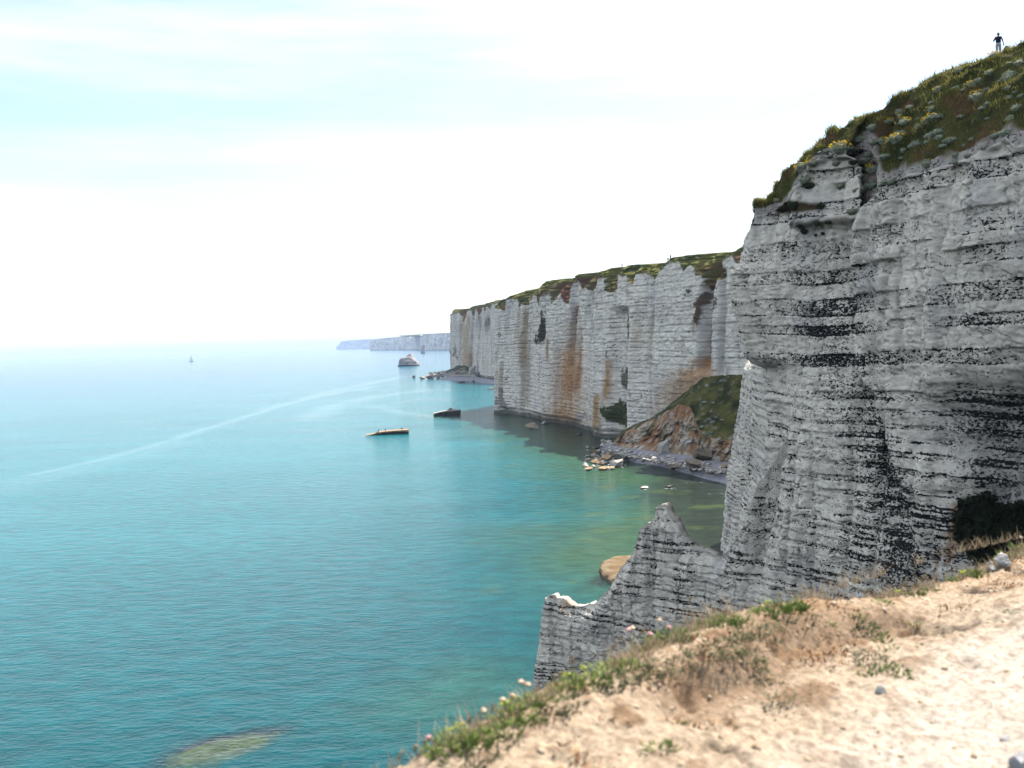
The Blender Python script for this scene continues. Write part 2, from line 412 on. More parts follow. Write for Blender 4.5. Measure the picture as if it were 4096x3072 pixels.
off = np.where(fr, o2, off); col = np.where(fr[..., None], c2, col); fl = np.where(fr, f2, fl)
batter = (45 - Z) * 0.045
off = off + batter * 0.6
fade = smooth(1.0, .992, v) * .45 + .55
gq = np.where(fr, GULLY[0], 0) * 4.5
FX = X + nrm[None, :, 0] * off * fade + .34 * gq; FY = Y + nrm[None, :, 1] * off * fade + .94 * gq; FZ = Z + 0 * X
# roof rows from the lip to the crest
ia = np.arange(len(plan)); fb = np.clip(arc / arc[-1], 0, 1)
cidx = np.where(ia <= iC, ia, np.round(iC * (1 - fb)).astype(int))
cxy = cr_xy[cidx]; czz = cr_z[cidx]
rr = np.linspace(0, 1, NR)[1:, None]
RX = lerp(FX[-1][None], cxy[None, :, 0], rr); RY = lerp(FY[-1][None], cxy[None, :, 1], rr)
bulge = 0.9 * np.sin(np.pi * rr) * np.interp(-arc, [0, 6, 30], [.1, .5, 1.0])[None]
RZ = lerp(FZ[-1][None], czz[None], rr) + bulge
tus = np.abs(fbm(RX * .55, RY * .55, RZ * .9, 3)) * 0.75 + 0.25 * fbm(RX * 1.9, RY * 1.9, RZ * 1.9, 3)
terr = 0.55 * np.abs(noise3(RX * .14, RY * .14, RZ * .95 + .8 * fbm(RX * .2, RY * .2, RZ * .2, 2)))
RZ = RZ + (tus * .8 + terr * 2.4) * smooth(0, .06, rr) * (1 - .75 * smooth(.9, 1.0, rr))
gU, gV = project(RX, RY, RZ)
gc = C3(smooth(-.25, .30, fbm(RX * .3, RY * .3, RZ * .5, 4)), GRASS * .8, GRASSD * .8)
gc = C3(.8 * smooth(.05, .35, fbm(RX * .22 + 50, RY * .22, RZ * .45, 4)), gc, GRASSB)
rockm = smooth(0.05, 0.0, rr - .035 * (1 + fbm(RX * .5, RY * .5, RZ * .5, 2)))
gm = polymask(gU + 10 * fbm(RX * .4, RY * .4, RZ * .4, 3), gV, [(3390, 610), (3420, 545), (3480, 515), (3510, 560), (3500, 640), (3440, 660)], 12)
rk = np.maximum(rockm, gm)
rcol = C3(rk, gc, np.array([0.42, 0.37, 0.33])); rfl = lerp(-0.6, 0.50, rk)
VX = np.concatenate([FX, RX]); VY = np.concatenate([FY, RY]); VZ = np.concatenate([FZ, RZ])
ccol = np.concatenate([col, rcol]); cfl = np.concatenate([fl, rfl])
nV = np.stack([VX, VY, VZ], -1).reshape(-1, 3)
NF_T = NF + NR - 1
faces = gridfaces(NF_T, len(plan))
near_faces = faces
me = mesh_from('headland_cliff', nV, faces, {'col': ccol.reshape(-1, 3), 'flint': cfl.ravel()})
headland = tag(link('headland_cliff', me, MAT_CHALK), 'tall grey banded chalk headland topped by a grassy flowery slope', 'cliff', kind='structure')
# triangles of the visible front, for setting plants on
stp = 2
idx = np.arange(nV.shape[0]).reshape(NF_T, len(plan))[::stp, :iC + 30:stp]
bv = nV.reshape(NF_T, len(plan), 3)[::stp, :iC + 30:stp]
bvh_near = BVHTree.FromPolygons(bv.reshape(-1, 3).tolist(), gridfaces(*bv.shape[:2]).tolist())
def drop(bvh, px, py):
    d = Vector(ray(px, py)).normalized()
    loc, nor, i, dist = bvh.ray_cast(Vector(EYE), d)
    return loc, nor

# inland ground behind the crest so the headland is a solid hill
hp = np.array([tuple(cr_xy[i]) + (cr_z[i] - .25,) for i in range(0, iC + 1, 6)])
inl = hp.copy(); inl[:, 0] += 60; inl[:, 1] += 45; inl[:, 2] = np.maximum(inl[:, 2] - 1, 56)
t5 = np.linspace(0, 1, 12)[:, None, None]
hill = hp[None] * (1 - t5) + inl[None] * t5
hill[..., 2] -= 1.5 * np.sin(np.pi * t5[..., 0]) 
hm = mesh_from('headland_top', hill.reshape(-1, 3), gridfaces(12, len(hp)), {'col': np.tile(GRASS, (hill.size // 3, 1)), 'flint': np.full(hill.size // 3, -.6)})
tag(link('headland_hill', hm, MAT_CHALK), 'grassy hilltop running inland behind the headland crest', 'hill', kind='structure')

# ------------------------------------------------------------------ spur: the thin fin of chalk running out from the headland's foot
SP = [(3150, 98.), (3000, 101.6), (2880, 105.0), (2650, 110.0), (2450, 114.5), (2310, 117.5), (2165, 120.0), (2152, 120.6)]
sp = [tuple(at_y(px, HY(px), Y)[:2]) for px, Y in SP]
def dens_sp(p): return np.ones(len(p))
splan, ss = resample(sp, 400)
stan = normals2d(splan, 6); snrm = np.c_[-stan[:, 1], stan[:, 0]]
if snrm[100] @ np.array([-.7, -.7]) < 0: snrm = -snrm
STOP = np.array([(2100, 2440), (2165, 2405), (2180, 2390), (2215, 2384), (2260, 2392), (2290, 2418), (2320, 2426), (2350, 2415), (2390, 2408), (2420, 2375), (2450, 2345), (2490, 2270), (2530, 2225), (2550, 2180),
     (2560, 2120), (2590, 2090), (2618, 2075), (2625, 2030), (2640, 2018), (2672, 2022), (2690, 2050), (2710, 2090), (2740, 2150), (2780, 2190), (2830, 2200), (2870, 2225), (2890, 2228), (2930, 2190), (2980, 2100), (3020, 1950), (3150, 1700)], float)
ztop = solve_z(splan[:, 0], splan[:, 1], STOP, 22.0)
ztop = ztop + 0.5 * fbm(ss * 1.0, ss * 0, ss * 0, 4) + .22 * np.round(2 * fbm(ss * .8, ss * 0 + 3, ss * 0, 2))
NFs = 420
vv = np.linspace(0, 1, NFs)[:, None]
hh = (ztop + 2.5)
Zs = -2.5 + hh[None] * vv
Xs = np.repeat(splan[None, :, 0], NFs, 0); Ys = np.repeat(splan[None, :, 1], NFs, 0)
endw = np.exp(-((ss[-1] - ss) / 2.2) ** 2)[None]
Xs = Xs - endw * (np.clip(14 - Zs, 0, 30) * 0.13)
U, V = project(Xs, Ys, Zs)
off, col, fl = near_rock(Xs, Ys, Zs, U, V)
off, col, fl = near_features(Xs, Ys, Zs, U, V, off, col, fl)
off += (45 - Zs) * 0.027 + 0.35 - 5.0 * smooth(6.0, 0.5, ss)[None]
thin = smooth(1.0, .9, vv)
off = off * (0.35 + 0.65 * thin)
endr = np.clip((ss[-1] - ss) / 1.6, 0, 1)[None]; endr = np.sqrt(1 - (1 - endr) ** 2)
fx = Xs + snrm[None, :, 0] * off * endr; fy = Ys + snrm[None, :, 1] * off * endr
# lit crumbly crest
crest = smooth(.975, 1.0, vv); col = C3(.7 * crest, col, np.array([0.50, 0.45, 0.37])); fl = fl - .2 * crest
rs = polymask(U, V, [(2235, 2405), (2275, 2400), (2300, 2425), (2262, 2440)], 8); col = C3(.45 * rs, col, np.array([0.42, 0.20, 0.08]))
thick = (0.9 + (ztop[None] - Zs) * 0.16) * endr
boff = 0.9 * fbm(Xs * .2 + 90, Ys * .2, Zs * .2, 4) + 0.3 * fbm(Xs, Ys, Zs * 2, 3)
bx = Xs - snrm[None, :, 0] * (thick + boff * .5 * endr * thin); by = Ys - snrm[None, :, 1] * (thick + boff * .5 * endr * thin)
VX = np.concatenate([fx, bx[::-1][::4]]); VY = np.concatenate([fy, by[::-1][::4]]); VZ = np.concatenate([Zs + 0 * fx, (Zs + 0 * bx)[::-1][::4]])
sc_ = np.concatenate([col, col[::-1][::4]]); sf_ = np.concatenate([fl, fl[::-1][::4]])
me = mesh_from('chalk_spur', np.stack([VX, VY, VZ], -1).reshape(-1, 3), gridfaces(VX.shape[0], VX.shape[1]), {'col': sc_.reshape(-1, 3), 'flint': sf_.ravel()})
tag(link('chalk_spur', me, MAT_CHALK), 'thin jagged chalk spur with a pointed pinnacle at the headland foot', 'cliff', kind='structure')

# ------------------------------------------------------------------ bay cliffs
def zc4(pts): return np.array([(1750 + .565 * a, 900 + .565 * b) for a, b in pts], float)
TOPL = zc4([(40, 640), (85, 628), (130, 600), (200, 575), (280, 560), (380, 530), (450, 520), (500, 490), (560, 440), (650, 400), (760, 388), (860, 378), (870, 360), (960, 345), (1060, 320), (1120, 305), (1250, 290), (1380, 280), (1500, 275), (1530, 265), (1580, 235), (1640, 220), (1760, 210), (1880, 203), (2010, 197), (2030, 185), (2050, 155), (2100, 140), (2180, 137), (2700, 120)])
ROCKB = zc4([(300, 560), (450, 600), (460, 522), (530, 520), (545, 590), (560, 555), (588, 560), (593, 630), (605, 540), (640, 485), (660, 500), (675, 585), (690, 510), (720, 490), (755, 485), (765, 555), (790, 520), (830, 470), (850, 540), (890, 560), (905, 430), (925, 375), (940, 460), (947, 700), (958, 600), (965, 480), (1000, 430), (1015, 450), (1020, 545), (1045, 470), (1070, 375), (1110, 365), (1118, 455), (1195, 470), (1203, 350), (1290, 350), (1300, 400), (1340, 412), (1360, 340), (1420, 330), (1495, 385), (1520, 320), (1570, 270), (1600, 250), (1650, 255), (1682, 320), (1720, 265), (1750, 290), (1760, 340), (1808, 350), (1818, 460), (1850, 620), (1880, 560), (1910, 420), (1945, 360), (1970, 240), (2030, 208), (2060, 255), (2090, 262), (2112, 222), (2140, 215), (2170, 255), (2300, 250), (2700, 240)])
ROCKA = zc4([(40, 645), (85, 632), (135, 615), (150, 650), (165, 690), (180, 610), (215, 600), (225, 640), (245, 590), (262, 640), (275, 585), (300, 580), (310, 625), (325, 575), (350, 600), (360, 560), (385, 548), (400, 590), (440, 540), (470, 530), (600, 520)])

def wall(name, plan_pts, ncol, nrow, topc, rockc, gullies, streaks, patches, label, amp=1.0, dens=None, slope=1.15, mat=None, lineamp=1.0, seed=0, zref=70.0, lean=0.05, ext=None):
    pl, s = resample(plan_pts, ncol, dens)
    tn = normals2d(pl, 8); nm = np.c_[-tn[:, 1], tn[:, 0]]
    k = ncol // 3
    if nm[k] @ (-pl[k]) < 0: nm = -nm
    zt = solve_z(pl[:, 0], pl[:, 1], topc, zref); zr = solve_z(pl[:, 0], pl[:, 1], rockc, zref)
    if ext is not None: zt = np.where(ext(pl), zref, zt); zr = np.where(ext(pl), zref - 3, zr)
    zr = np.minimum(zr, zt - .4)
    # the turf above the rock lies back, so the outline is reached a little further inland
    lay = np.clip(zt - zr, 0, 40) * slope
    zt = H + (zt - H) * (1 + np.minimum(lay, 25) / np.maximum(pl[:, 1], 1))
    vv = np.linspace(0, 1, nrow)[:, None]
    Z = -2.0 + (zt[None] + 2.0) * vv
    X = np.repeat(pl[None, :, 0], nrow, 0); Y = np.repeat(pl[None, :, 1], nrow, 0)
    U, V = project(X, Y, Z)
    wob = 1.6 * fbmL(X * .008 + seed, Y * .008, Z * .006, 2)
    zz = Z * 1.0 + wob
    beds = np.interp(zz * .5, BEDS_LO[0], BEDS_LO[1]); bf = np.interp(zz * .5, BEDS_LO[0], BEDS_LO[2])
    n1 = fbmL(X * .03 + seed, Y * .03, Z * .008, 4); n2 = fbm(X * .12 + seed, Y * .12, Z * .05, 4); n3 = fbm(X * .5 + seed, Y * .5, Z * .8, 3)
    ribs = np.abs(fbmL(X * .05 + 31 + seed, Y * .05, Z * .006, 3))
    al = np.repeat(s[None], nrow, 0)
    off = amp * (3.8 * n1 + 0.8 * n2 + 0.5 * n3 - 1.1 * smooth(.07, 0, ribs) - .2 * smooth(.04, 0, np.abs(fbmL(X * .11 + 71 + seed, Y * .11, Z * .01, 2)))) + .16 * lineamp * beds * (.6 + n3) + lineamp * blocks(zz, al + n3, BEDS_LO, 5.0, .22, .5)
    for (gx, hw, dep, y0, y1) in gullies:
        w = np.exp(-(np.abs(U - gx + 5 * n2) / hw) ** 4) * smooth(y0 - 20, y0 + 20, V) * smooth(y1 + 25, y1 - 25, V)
        off = off - dep * w
    off -= lean * Z
    rawa = Z - (zr[None] + 1.2 * n2 + 1.6 * n3); above = np.clip(rawa, 0, None)
    ab = smooth(-1.0, -.1, rawa + .8 * n3)
    off = off - above * slope + ab * .8 * fbm(X * .15, Y * .15, Z * .15, 3)
    col = C3(smooth(-.3, .4, fbmL(X * .05 + 5 + seed, Y * .05, Z * .10, 4)), np.array([0.88, 0.81, 0.70]), np.array([0.78, 0.715, 0.625]))
    col = C3(.55 * smooth(.05, .45, fbmL(X * .06 + 60, Y * .06, Z * .012, 4)), col, np.array([0.50, 0.49, 0.49]))
    col = C3(.5 * smooth(.12, .42, fbmL(X * .09 + 80, Y * .09, Z * .018, 4)), col, np.array([0.55, 0.44, 0.32]))
    ln = smooth(.46, .66, bf + .30 * n3 + .12 * n2)
    col = C3(.38 * ln * lineamp, col, np.array([0.13, 0.125, 0.12]))
    fl = 0.30 + .25 * n2 + .2 * fbmL(X * .04, Y * .04, Z * .05, 3)
    stn = smooth(-.55, .15, fbm(X * .2 + 3, Y * .2, Z * .09, 3) + .25) if streaks else 1
    pgn = smooth(-.3, .3, fbmL(X * .1, Y * .1, Z * .2, 3))
    for (sx, w, y0, y1, a, c) in streaks:
        j = 9 * fbmL(X * .05 + sx, Y * .05, Z * .06, 3)
        spread = w * (1 + .5 * smooth(y0, y1, V))
        m = min(1.0, 1.3 * a) * np.exp(-(np.abs(U - sx + j) / spread) ** 2.4) * smooth(y0 - 15, y0 + 15, V) * smooth(y1 + 40, y1 - 40, V)
        m = m * stn
        col = C3(m, col, np.array(c)); fl = fl - .3 * m
    for (poly, c, a, bulge) in patches:
        m = a * polymask(U + 30 * n2 + 12 * n3, V + 36 * n2 + 18 * n3, poly, 4)
        gg = C3(pgn, np.array(c), np.array(c) * 1.7)
        col = C3(m, col, gg); fl = fl - .6 * m; off = off + bulge * m
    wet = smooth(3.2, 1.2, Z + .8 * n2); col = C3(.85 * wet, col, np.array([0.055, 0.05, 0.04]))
    # the overhung notch cut by the waves
    off = off - 2.2 * smooth(5, 2.5, Z) * smooth(.1, .4, n1 + .35)
    redb = .75 * (np.exp(-(((U - 2275) / 95) ** 4)) + .5 * np.exp(-(((U - 2160) / 30) ** 2)) + .9 * np.exp(-(((U - 2930) / 50) ** 2)) + .35 * np.exp(-(((U - 2760) / 60) ** 2))) * smooth(1.2, 3.0, (zt[None] - Z))
    e1 = smooth(-.2, .25, fbmL(X * .05 + 11 + seed, Y * .05, Z * .05, 3) + .55 * smooth(6, 0, zt[None] - Z) - .3 * smooth(10, 22, (zt - zr)[None] + 0 * Z) - redb)
    gcol = C3(smooth(-.3, .3, fbmL(X * .15, Y * .15, Z * .2, 3)), GRASS * 1.5, GRASSD * 1.5)
    ecol = C3(smooth(-.2, .35, fbmL(X * .12 + 4, Y * .12, Z * .05, 3)), EARTH, np.array([0.11, 0.09, 0.04]))
    tcol = C3(e1, ecol, gcol)
    col = C3(ab, col, tcol); fl = lerp(fl, -.5, ab)
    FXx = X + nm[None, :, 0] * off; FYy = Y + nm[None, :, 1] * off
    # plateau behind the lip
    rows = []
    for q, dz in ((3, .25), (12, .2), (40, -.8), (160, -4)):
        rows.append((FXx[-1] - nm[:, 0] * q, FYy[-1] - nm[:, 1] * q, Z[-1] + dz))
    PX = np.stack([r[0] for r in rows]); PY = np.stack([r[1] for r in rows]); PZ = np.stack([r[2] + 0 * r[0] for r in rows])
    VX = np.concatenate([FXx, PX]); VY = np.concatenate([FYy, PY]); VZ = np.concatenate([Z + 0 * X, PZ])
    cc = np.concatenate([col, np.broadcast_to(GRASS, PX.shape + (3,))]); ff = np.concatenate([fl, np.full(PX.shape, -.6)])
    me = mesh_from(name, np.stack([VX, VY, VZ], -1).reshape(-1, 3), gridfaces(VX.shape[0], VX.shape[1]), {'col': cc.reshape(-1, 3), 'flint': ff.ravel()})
    o = tag(link(name, me, mat or MAT_BAY), label, 'cliff', kind='structure')
    st = 2
    b3 = np.stack([VX, VY, VZ], -1)[::st, ::st]
    return o, BVHTree.FromPolygons(b3.reshape(-1, 3).tolist(), gridfaces(*b3.shape[:2]).tolist()), pl, zt

pB = [(70, 860), (34, 760), (4, 690), (-9.5, 658)]
pB += [tuple(at_z(px, py, 0)[:2]) for px, py in ((1972, 1652), (2040, 1657), (2111, 1669), (2185, 1690), (2260, 1700), (2345, 1722), (2368, 1748), (2430, 1757), (2475, 1772))]
pB += [tuple(at_y(px, HY(px), Yd)[:2]) for px, Yd in ((2560, 408), (2650, 388), (2760, 368), (2870, 352), (2990, 338), (3120, 325), (3300, 310))]
Z5 = lambda pts: [(1750 + .565 * a, 1450 + .565 * b) for a, b in pts]
Z4 = lambda pts: [tuple(p) for p in zc4(pts)]
DG = (0.028, 0.034, 0.012)
patchesB = [
    (Z4([(725, 590), (722, 800), (690, 830), (665, 845), (650, 810), (690, 690)]), (0.05, 0.045, 0.025), 1, .4),
    (Z4([(1312, 600), (1312, 740), (1240, 815), (1222, 770), (1230, 720), (1285, 650)]), DG, 1, .8),
    (Z5([(1220, 40), (1310, 50), (1300, 140), (1250, 200), (1210, 150)]), DG, .85, .3),
    (Z5([(1180, 275), (1225, 285), (1300, 240), (1312, 290), (1290, 350), (1255, 425), (1225, 440), (1180, 405), (1150, 350)]), (0.040, 0.046, 0.016), 1, 1.2),
    (Z4([(1700, 450), (1735, 450), (1720, 490)]), (0.06, 0.055, 0.03), 1, 0),
    (Z4([(1800, 470), (1835, 500), (1800, 620), (1775, 720), (1755, 640), (1770, 560)]), (0.085, 0.05, 0.03), .95, .3),
    (Z4([(1845, 560), (1920, 500), (1920, 550), (1860, 650), (1830, 690), (1828, 620)]), (0.06, 0.045, 0.02), .95, .3),
    (Z4([(840, 490), (890, 470), (885, 540), (855, 550)]), (0.06, 0.05, 0.03), .9, 0),
    (Z4([(1150, 905), (1172, 900), (1170, 960), (1160, 950)]), (0.05, 0.05, 0.04), .9, -.4),
    (Z4([(400, 780), (435, 778), (432, 798), (405, 795)]), (0.04, 0.04, 0.03), .9, -.4),
    (Z5([(960, 360), (1070, 370), (1060, 410), (970, 405)]), (0.22, 0.21, 0.20), .6, 0),
    (Z5([(420, 180), (460, 180), (472, 300), (460, 330), (400, 320), (410, 250)]), (0.16, 0.15, 0.14), .75, -.8),
]
streaksB = [(1750 + .565 * a, w, 900 + .565 * y0, 900 + .565 * y1, s, c) for (a, w, y0, y1, s, c) in (
    (932, 13, 560, 850, 1.0, (0.13, 0.055, 0.03)), (925, 22, 820, 1200, .9, (0.27, 0.12, 0.05)), (905, 48, 880, 1420, .62, (0.50, 0.28, 0.13)),
    (985, 6, 720, 1150, .8, (0.42, 0.21, 0.09)), (580, 8, 600, 980, .65, (0.36, 0.27, 0.18)), (610, 14, 800, 1300, .5, (0.34, 0.27, 0.19)), (545, 10, 590, 860, .35, (0.42, 0.35, 0.26)),
    (760, 5, 800, 950, .7, (0.36, 0.20, 0.10)), (1838, 9, 690, 1000, 1.0, (0.27, 0.11, 0.04)), (1835, 34, 940, 1140, .9, (0.42, 0.20, 0.09)), (1770, 70, 1020, 1320, .8, (0.52, 0.32, 0.19)),
    (1660, 60, 1100, 1400, .6, (0.45, 0.33, 0.23)), (1770, 5, 640, 760, .6, (0.28, 0.16, 0.08)), (1480, 8, 600, 1000, .45, (0.48, 0.38, 0.27)), (1390, 10, 500, 900, .3, (0.45, 0.36, 0.27)),
    (1165, 9, 950, 1250, .8, (0.45, 0.27, 0.13)), (1110, 13, 1200, 1450, .8, (0.42, 0.26, 0.13)), (850, 60, 1300, 1420, .45, (0.40, 0.25, 0.13)), (440, 8, 1000, 1140, .5, (0.38, 0.30, 0.22)),
    (1000, 10, 560, 700, -.0, (0.5, 0.5, 0.5)), (2070, 12, 330, 600, .4, (0.45, 0.33, 0.24)), (880, 30, 700, 900, .35, (0.50, 0.41, 0.32)))]
gulB = [(2455, 34, 4.5, 1240, 1800), (2276, 10, 2.5, 1120, 1480), (2085, 7, 1.6, 1200, 1700), (2790, 24, 5.0, 1150, 1480), (2155, 7, 1.8, 1190, 1400), (2590, 5, 1.8, 1110, 1330), (2000, 6, 1.4, 1450, 1660), (2860, 14, 3, 1080, 1500), (2330, 8, 2.2, 1150, 1300)]
def dens_bay(p):
    d = np.hypot(p[:, 0], p[:, 1]); return np.where(p[:, 1] > 662, .1, 1.0) / d
bay, bvh_bay, plB, ztB = wall('bay_cliff', pB, 900, 330, TOPL, ROCKB, gulB, streaksB, patchesB, 'long pale chalk cliff with rust streaks and grassy rim across the bay', amp=.68, dens=dens_bay, ext=lambda p: p[:, 1] > 664)
pA = [(150, 1500), (20, 1460), (-60, 1420), (-83, 1385), (-85, 1362), (-80, 1335), (-68, 1300), (-55, 1262), (-42, 1225), (-30, 1180), (-16, 1120), (10, 1060), (60, 1020), (140, 1000)]
streaksA = [(1750 + .565 * a, w, 900 + .565 * y0, 900 + .565 * y1, s, c) for (a, w, y0, y1, s, c) in (
    (155, 6, 640, 760, .7, (0.28, 0.20, 0.14)), (195, 9, 640, 1000, .75, (0.50, 0.36, 0.22)), (215, 12, 900, 1020, .8, (0.36, 0.22, 0.15)), (180, 18, 700, 1000, .5, (0.55, 0.44, 0.30)), (330, 8, 650, 740, .7, (0.12, 0.10, 0.09)), (265, 5, 630, 700, .6, (0.13, 0.10, 0.09)))]
patchesA = [(Z4([(100, 870), (125, 855), (135, 950), (105, 940)]), (0.05, 0.055, 0.045), .8, 0)]
ptc, bvh_pt, plA, ztA = wall('point_cliff', pA, 420, 200, TOPL, ROCKA, [(1880, 4, 4, 1200, 1500), (1905, 4, 3, 1200, 1500), (1835, 4, 3, 1200, 1500)], streaksA, patchesA,
     'farther pale chalk point ending the bay above a small beach', amp=1.0, seed=40, slope=1.0, zref=92, ext=lambda p: (p[:, 1] > 1372) | (p[:, 1] < 1150), dens=lambda p: np.where((p[:, 1] > 1372) | (p[:, 1] < 1150), .15, 1.0))
# distant cliffs, a few kilometres up the coast
TOPF = np.array([(1300, 1368), (1362, 1360), (1476, 1375), (1480, 1363), (1500, 1358), (1535, 1352), (1590, 1348), (1640, 1345), (1680, 1343), (1682, 1343), (1690, 1337), (1740, 1334), (1800, 1331), (2100, 1320)], float)
def far_wall(name, pts, n, label, seed, zr):
    return wall(name, pts, n, 60, TOPF, TOPF + np.array([0, 2.5]), [], [], [], label, amp=7.0, mat=MAT_FAR, lineamp=0.0, seed=seed, zref=zr, slope=2.0)
far_pts = [tuple(at_y(1479, HY(1479), 10800)[:2] + np.array([60, 900])), tuple(at_y(1479, HY(1479), 10200)[:2])] + [tuple(at_y(px, HY(px), Yd)[:2]) for px, Yd in ((1500, 9800), (1560, 9200), (1640, 8300), (1684, 7600))] 
far_wall('distant_cliff', far_pts + [tuple(at_y(1720, HY(1720), 8000)[:2])], 260, 'hazy pale blue cliff line seen far beyond the sea stacks', 5, 95)
far2 = [tuple(at_y(1690, HY(1690), 7300)[:2]), tuple(at_y(1683, HY(1683), 7000)[:2])] + [tuple(at_y(px, HY(px), Yd)[:2]) for px, Yd in ((1720, 6800), (1800, 6500), (1900, 6300), (2050, 6100))]
far_wall('distant_cliff', far2, 200, 'hazy pale blue cliff standing nearer, behind the needle stack', 9, 110)
TOPG = np.array([(1250, 1392), (1345, 1388), (1355, 1372), (1362, 1365), (1400, 1361), (1480, 1357), (1700, 1350)], float)
gp = [tuple(at_y(px, HY(px), Yd)[:2]) for px, Yd in ((1346, 19500), (1352, 19000), (1400, 18000), (1500, 17000), (1620, 16000))]
wall('faint_headland', gp, 120, 30, TOPG, TOPG + np.array([0, 3]), [], [], [], 'faintest headland almost lost in haze on the horizon', amp=10, mat=MAT_FAR, lineamp=0, seed=22, zref=150, slope=2)

# ------------------------------------------------------------------ slumped slope and beach under the bay cliff
base_px = Z5([(1235, 590), (1300, 615), (1400, 632), (1500, 640), (1600, 652), (1700, 668), (1800, 690), (1900, 705), (2000, 720), (2150, 735), (2300, 745)])
scar_px = Z5([(1235, 580), (1300, 500), (1400, 452), (1500, 415), (1600, 360), (1700, 292), (1790, 312), (1850, 470), (1960, 538), (2150, 560), (2300, 560)])
topc_px = Z5([(1235, 560), (1300, 485), (1400, 440), (1500, 400), (1600, 330), (1700, 255), (1800, 170), (1880, 105), (2000, 90), (2150, 85), (2300, 80)])
bp_ = np.array([at_z(px, py, 2.4) for px, py in base_px])
def wallY(px):
    Uw, _ = project(plB[:, 0], plB[:, 1], np.full(len(plB), 20.0)); k = plB[:, 1] < 640
    o = np.argsort(Uw[k]); return np.interp(px, Uw[k][o], plB[k, 1][o])
tp_ = np.array([at_y(px, py, wallY(px) + 2.0) for px, py in topc_px])
fr_ = [.35, .3, .35, .4, .42, .45, .4, .22, .18, .16, .16]
sp_ = np.array([at_y(px, py, lerp(b[1], t[1], f)) for (px, py), b, t, f in zip(scar_px, bp_, tp_, fr_)])
nu = 320
ui = np.linspace(0, len(bp_) - 1, nu)
def ci(a): return np.stack([np.interp(ui, np.arange(len(a)), a[:, k]) for k in range(3)], -1)
b_, s_, t_ = ci(bp_), ci(sp_), ci(tp_)
ra = np.linspace(0, 1, 90)[:, None, None]; rb = np.linspace(0, 1, 90)[1:, None, None]
SL = np.concatenate([b_[None] * (1 - ra) + s_[None] * ra, s_[None] * (1 - rb) + t_[None] * rb])
SX, SY, SZ = SL[..., 0], SL[..., 1], SL[..., 2]
low = np.concatenate([np.ones(90), np.zeros(89)])[:, None]
lowf = smooth(0, 1, np.concatenate([np.ones(80), np.linspace(1, 0, 14), np.zeros(85)]))[:, None]
n_a = fbm(SX * .12, SY * .12, SZ * .07, 4); n_b = fbm(SX * .4, SY * .4, SZ * .4, 4)
rib = np.abs(fbm(SX * .16 + 8, SY * .16, SZ * .02, 3))
prof = np.concatenate([np.sin(np.linspace(0, 1, 90) * np.pi), np.zeros(89)])[:, None]
dn = np.array([-.55, -.83])
push = lowf * prof * (4.5 * n_a - 1.6 * smooth(.14, 0, rib) + 2.2 * n_b + .9 * fbm(SX * 1.1, SY * 1.1, SZ * 1.1, 3)) + (1 - lowf) * (0.9 * n_a + .5 * n_b)
SX = SX + dn[0] * push; SY = SY + dn[1] * push; SZ = SZ + (1 - lowf) * (.6 * n_b + .5 * n_a)
earth = C3(smooth(-.25, .3, n_a), np.array([0.33, 0.17, 0.085]), np.array([0.44, 0.33, 0.23]))
earth = C3(smooth(.05, .3, n_b + .3 * n_a), earth, np.array([0.52, 0.47, 0.41]))
earth = C3(.45 * smooth(.07, 0, rib), earth, np.array([0.16, 0.075, 0.035]))
gsl = C3(smooth(-.3, .3, fbm(SX * .15, SY * .15, SZ * .2, 3)), GRASS * .95, GRASSD * .9)
gm_ = smooth(.5, .0, lowf + .45 * n_b)
gm_ = np.maximum(gm_, .9 * smooth(.12, .32, fbm(SX * .1 + 30, SY * .1, SZ * .04, 3)) * smooth(.15, .5, np.linspace(0, 2, 179)[:, None]))
slc = C3(gm_, earth, gsl)
me = mesh_from('slumped_slope', np.stack([SX, SY, SZ], -1).reshape(-1, 3), gridfaces(179, nu), {'col': slc.reshape(-1, 3), 'flint': (np.where(gm_ > .5, -.5, .2)).ravel()})
slump = tag(link('slumped_slope', me, MAT_BAY), 'slumped slope of orange earth and dark grass under the bay cliff', 'slope', kind='structure')
b3 = np.stack([SX, SY, SZ], -1)
bvh_slump = BVHTree.FromPolygons(b3.reshape(-1, 3).tolist(), gridfaces(179, nu).tolist())

MAT_SHINGLE = simple_mat('shingle', (0.23, 0.215, 0.235), (0.37, 0.35, 0.37), 0.9, .85, .12, 3.0, detail=8)
def beach(name, inner, outer, label, n=140, m=40):
    ia_ = np.array([at_z(px, py, z) for px, py, z in inner]); oa_ = np.array([at_z(px, py, z) for px, py, z in outer])
    u_ = np.linspace(0, 1, n)
    f = lambda a: np.stack([np.interp(u_, np.linspace(0, 1, len(a)), a[:, k]) for k in range(3)], -1)
    w_ = np.linspace(0, 1, m)[:, None, None]
    G = f(ia_)[None] * (1 - w_) + f(oa_)[None] * w_
    nn = fbm(G[..., 0] * .2, G[..., 1] * .2, G[..., 2] * 0, 4)
    G[..., 2] += .25 * nn + .35 * np.exp(-((w_[..., 0] - .55) / .08) ** 2)
    o = link(name, mesh_from(name, G.reshape(-1, 3), gridfaces(m, n)), MAT_SHINGLE)
    return tag(o, label, 'beach', kind='structure')
w5 = lambda L: [(1750 + .565 * a, 1450 + .565 * b, z) for a, b, z in L]
beach('bay_beach', w5([(1180, 575, 3.), (1300, 600, 3.2), (1500, 625, 3.4), (1700, 650, 3.4), (1900, 690, 3.4), (2150, 720, 3.4), (2400, 760, 3.4)]),
      w5([(1150, 640, -.8), (1300, 690, -.8), (1400, 735, -.8), (1560, 758, -.8), (1720, 805, -.8), (1900, 862, -.8), (2060, 905, -.8), (2300, 980, -.8)]), 'curved grey shingle beach below the slumped slope')
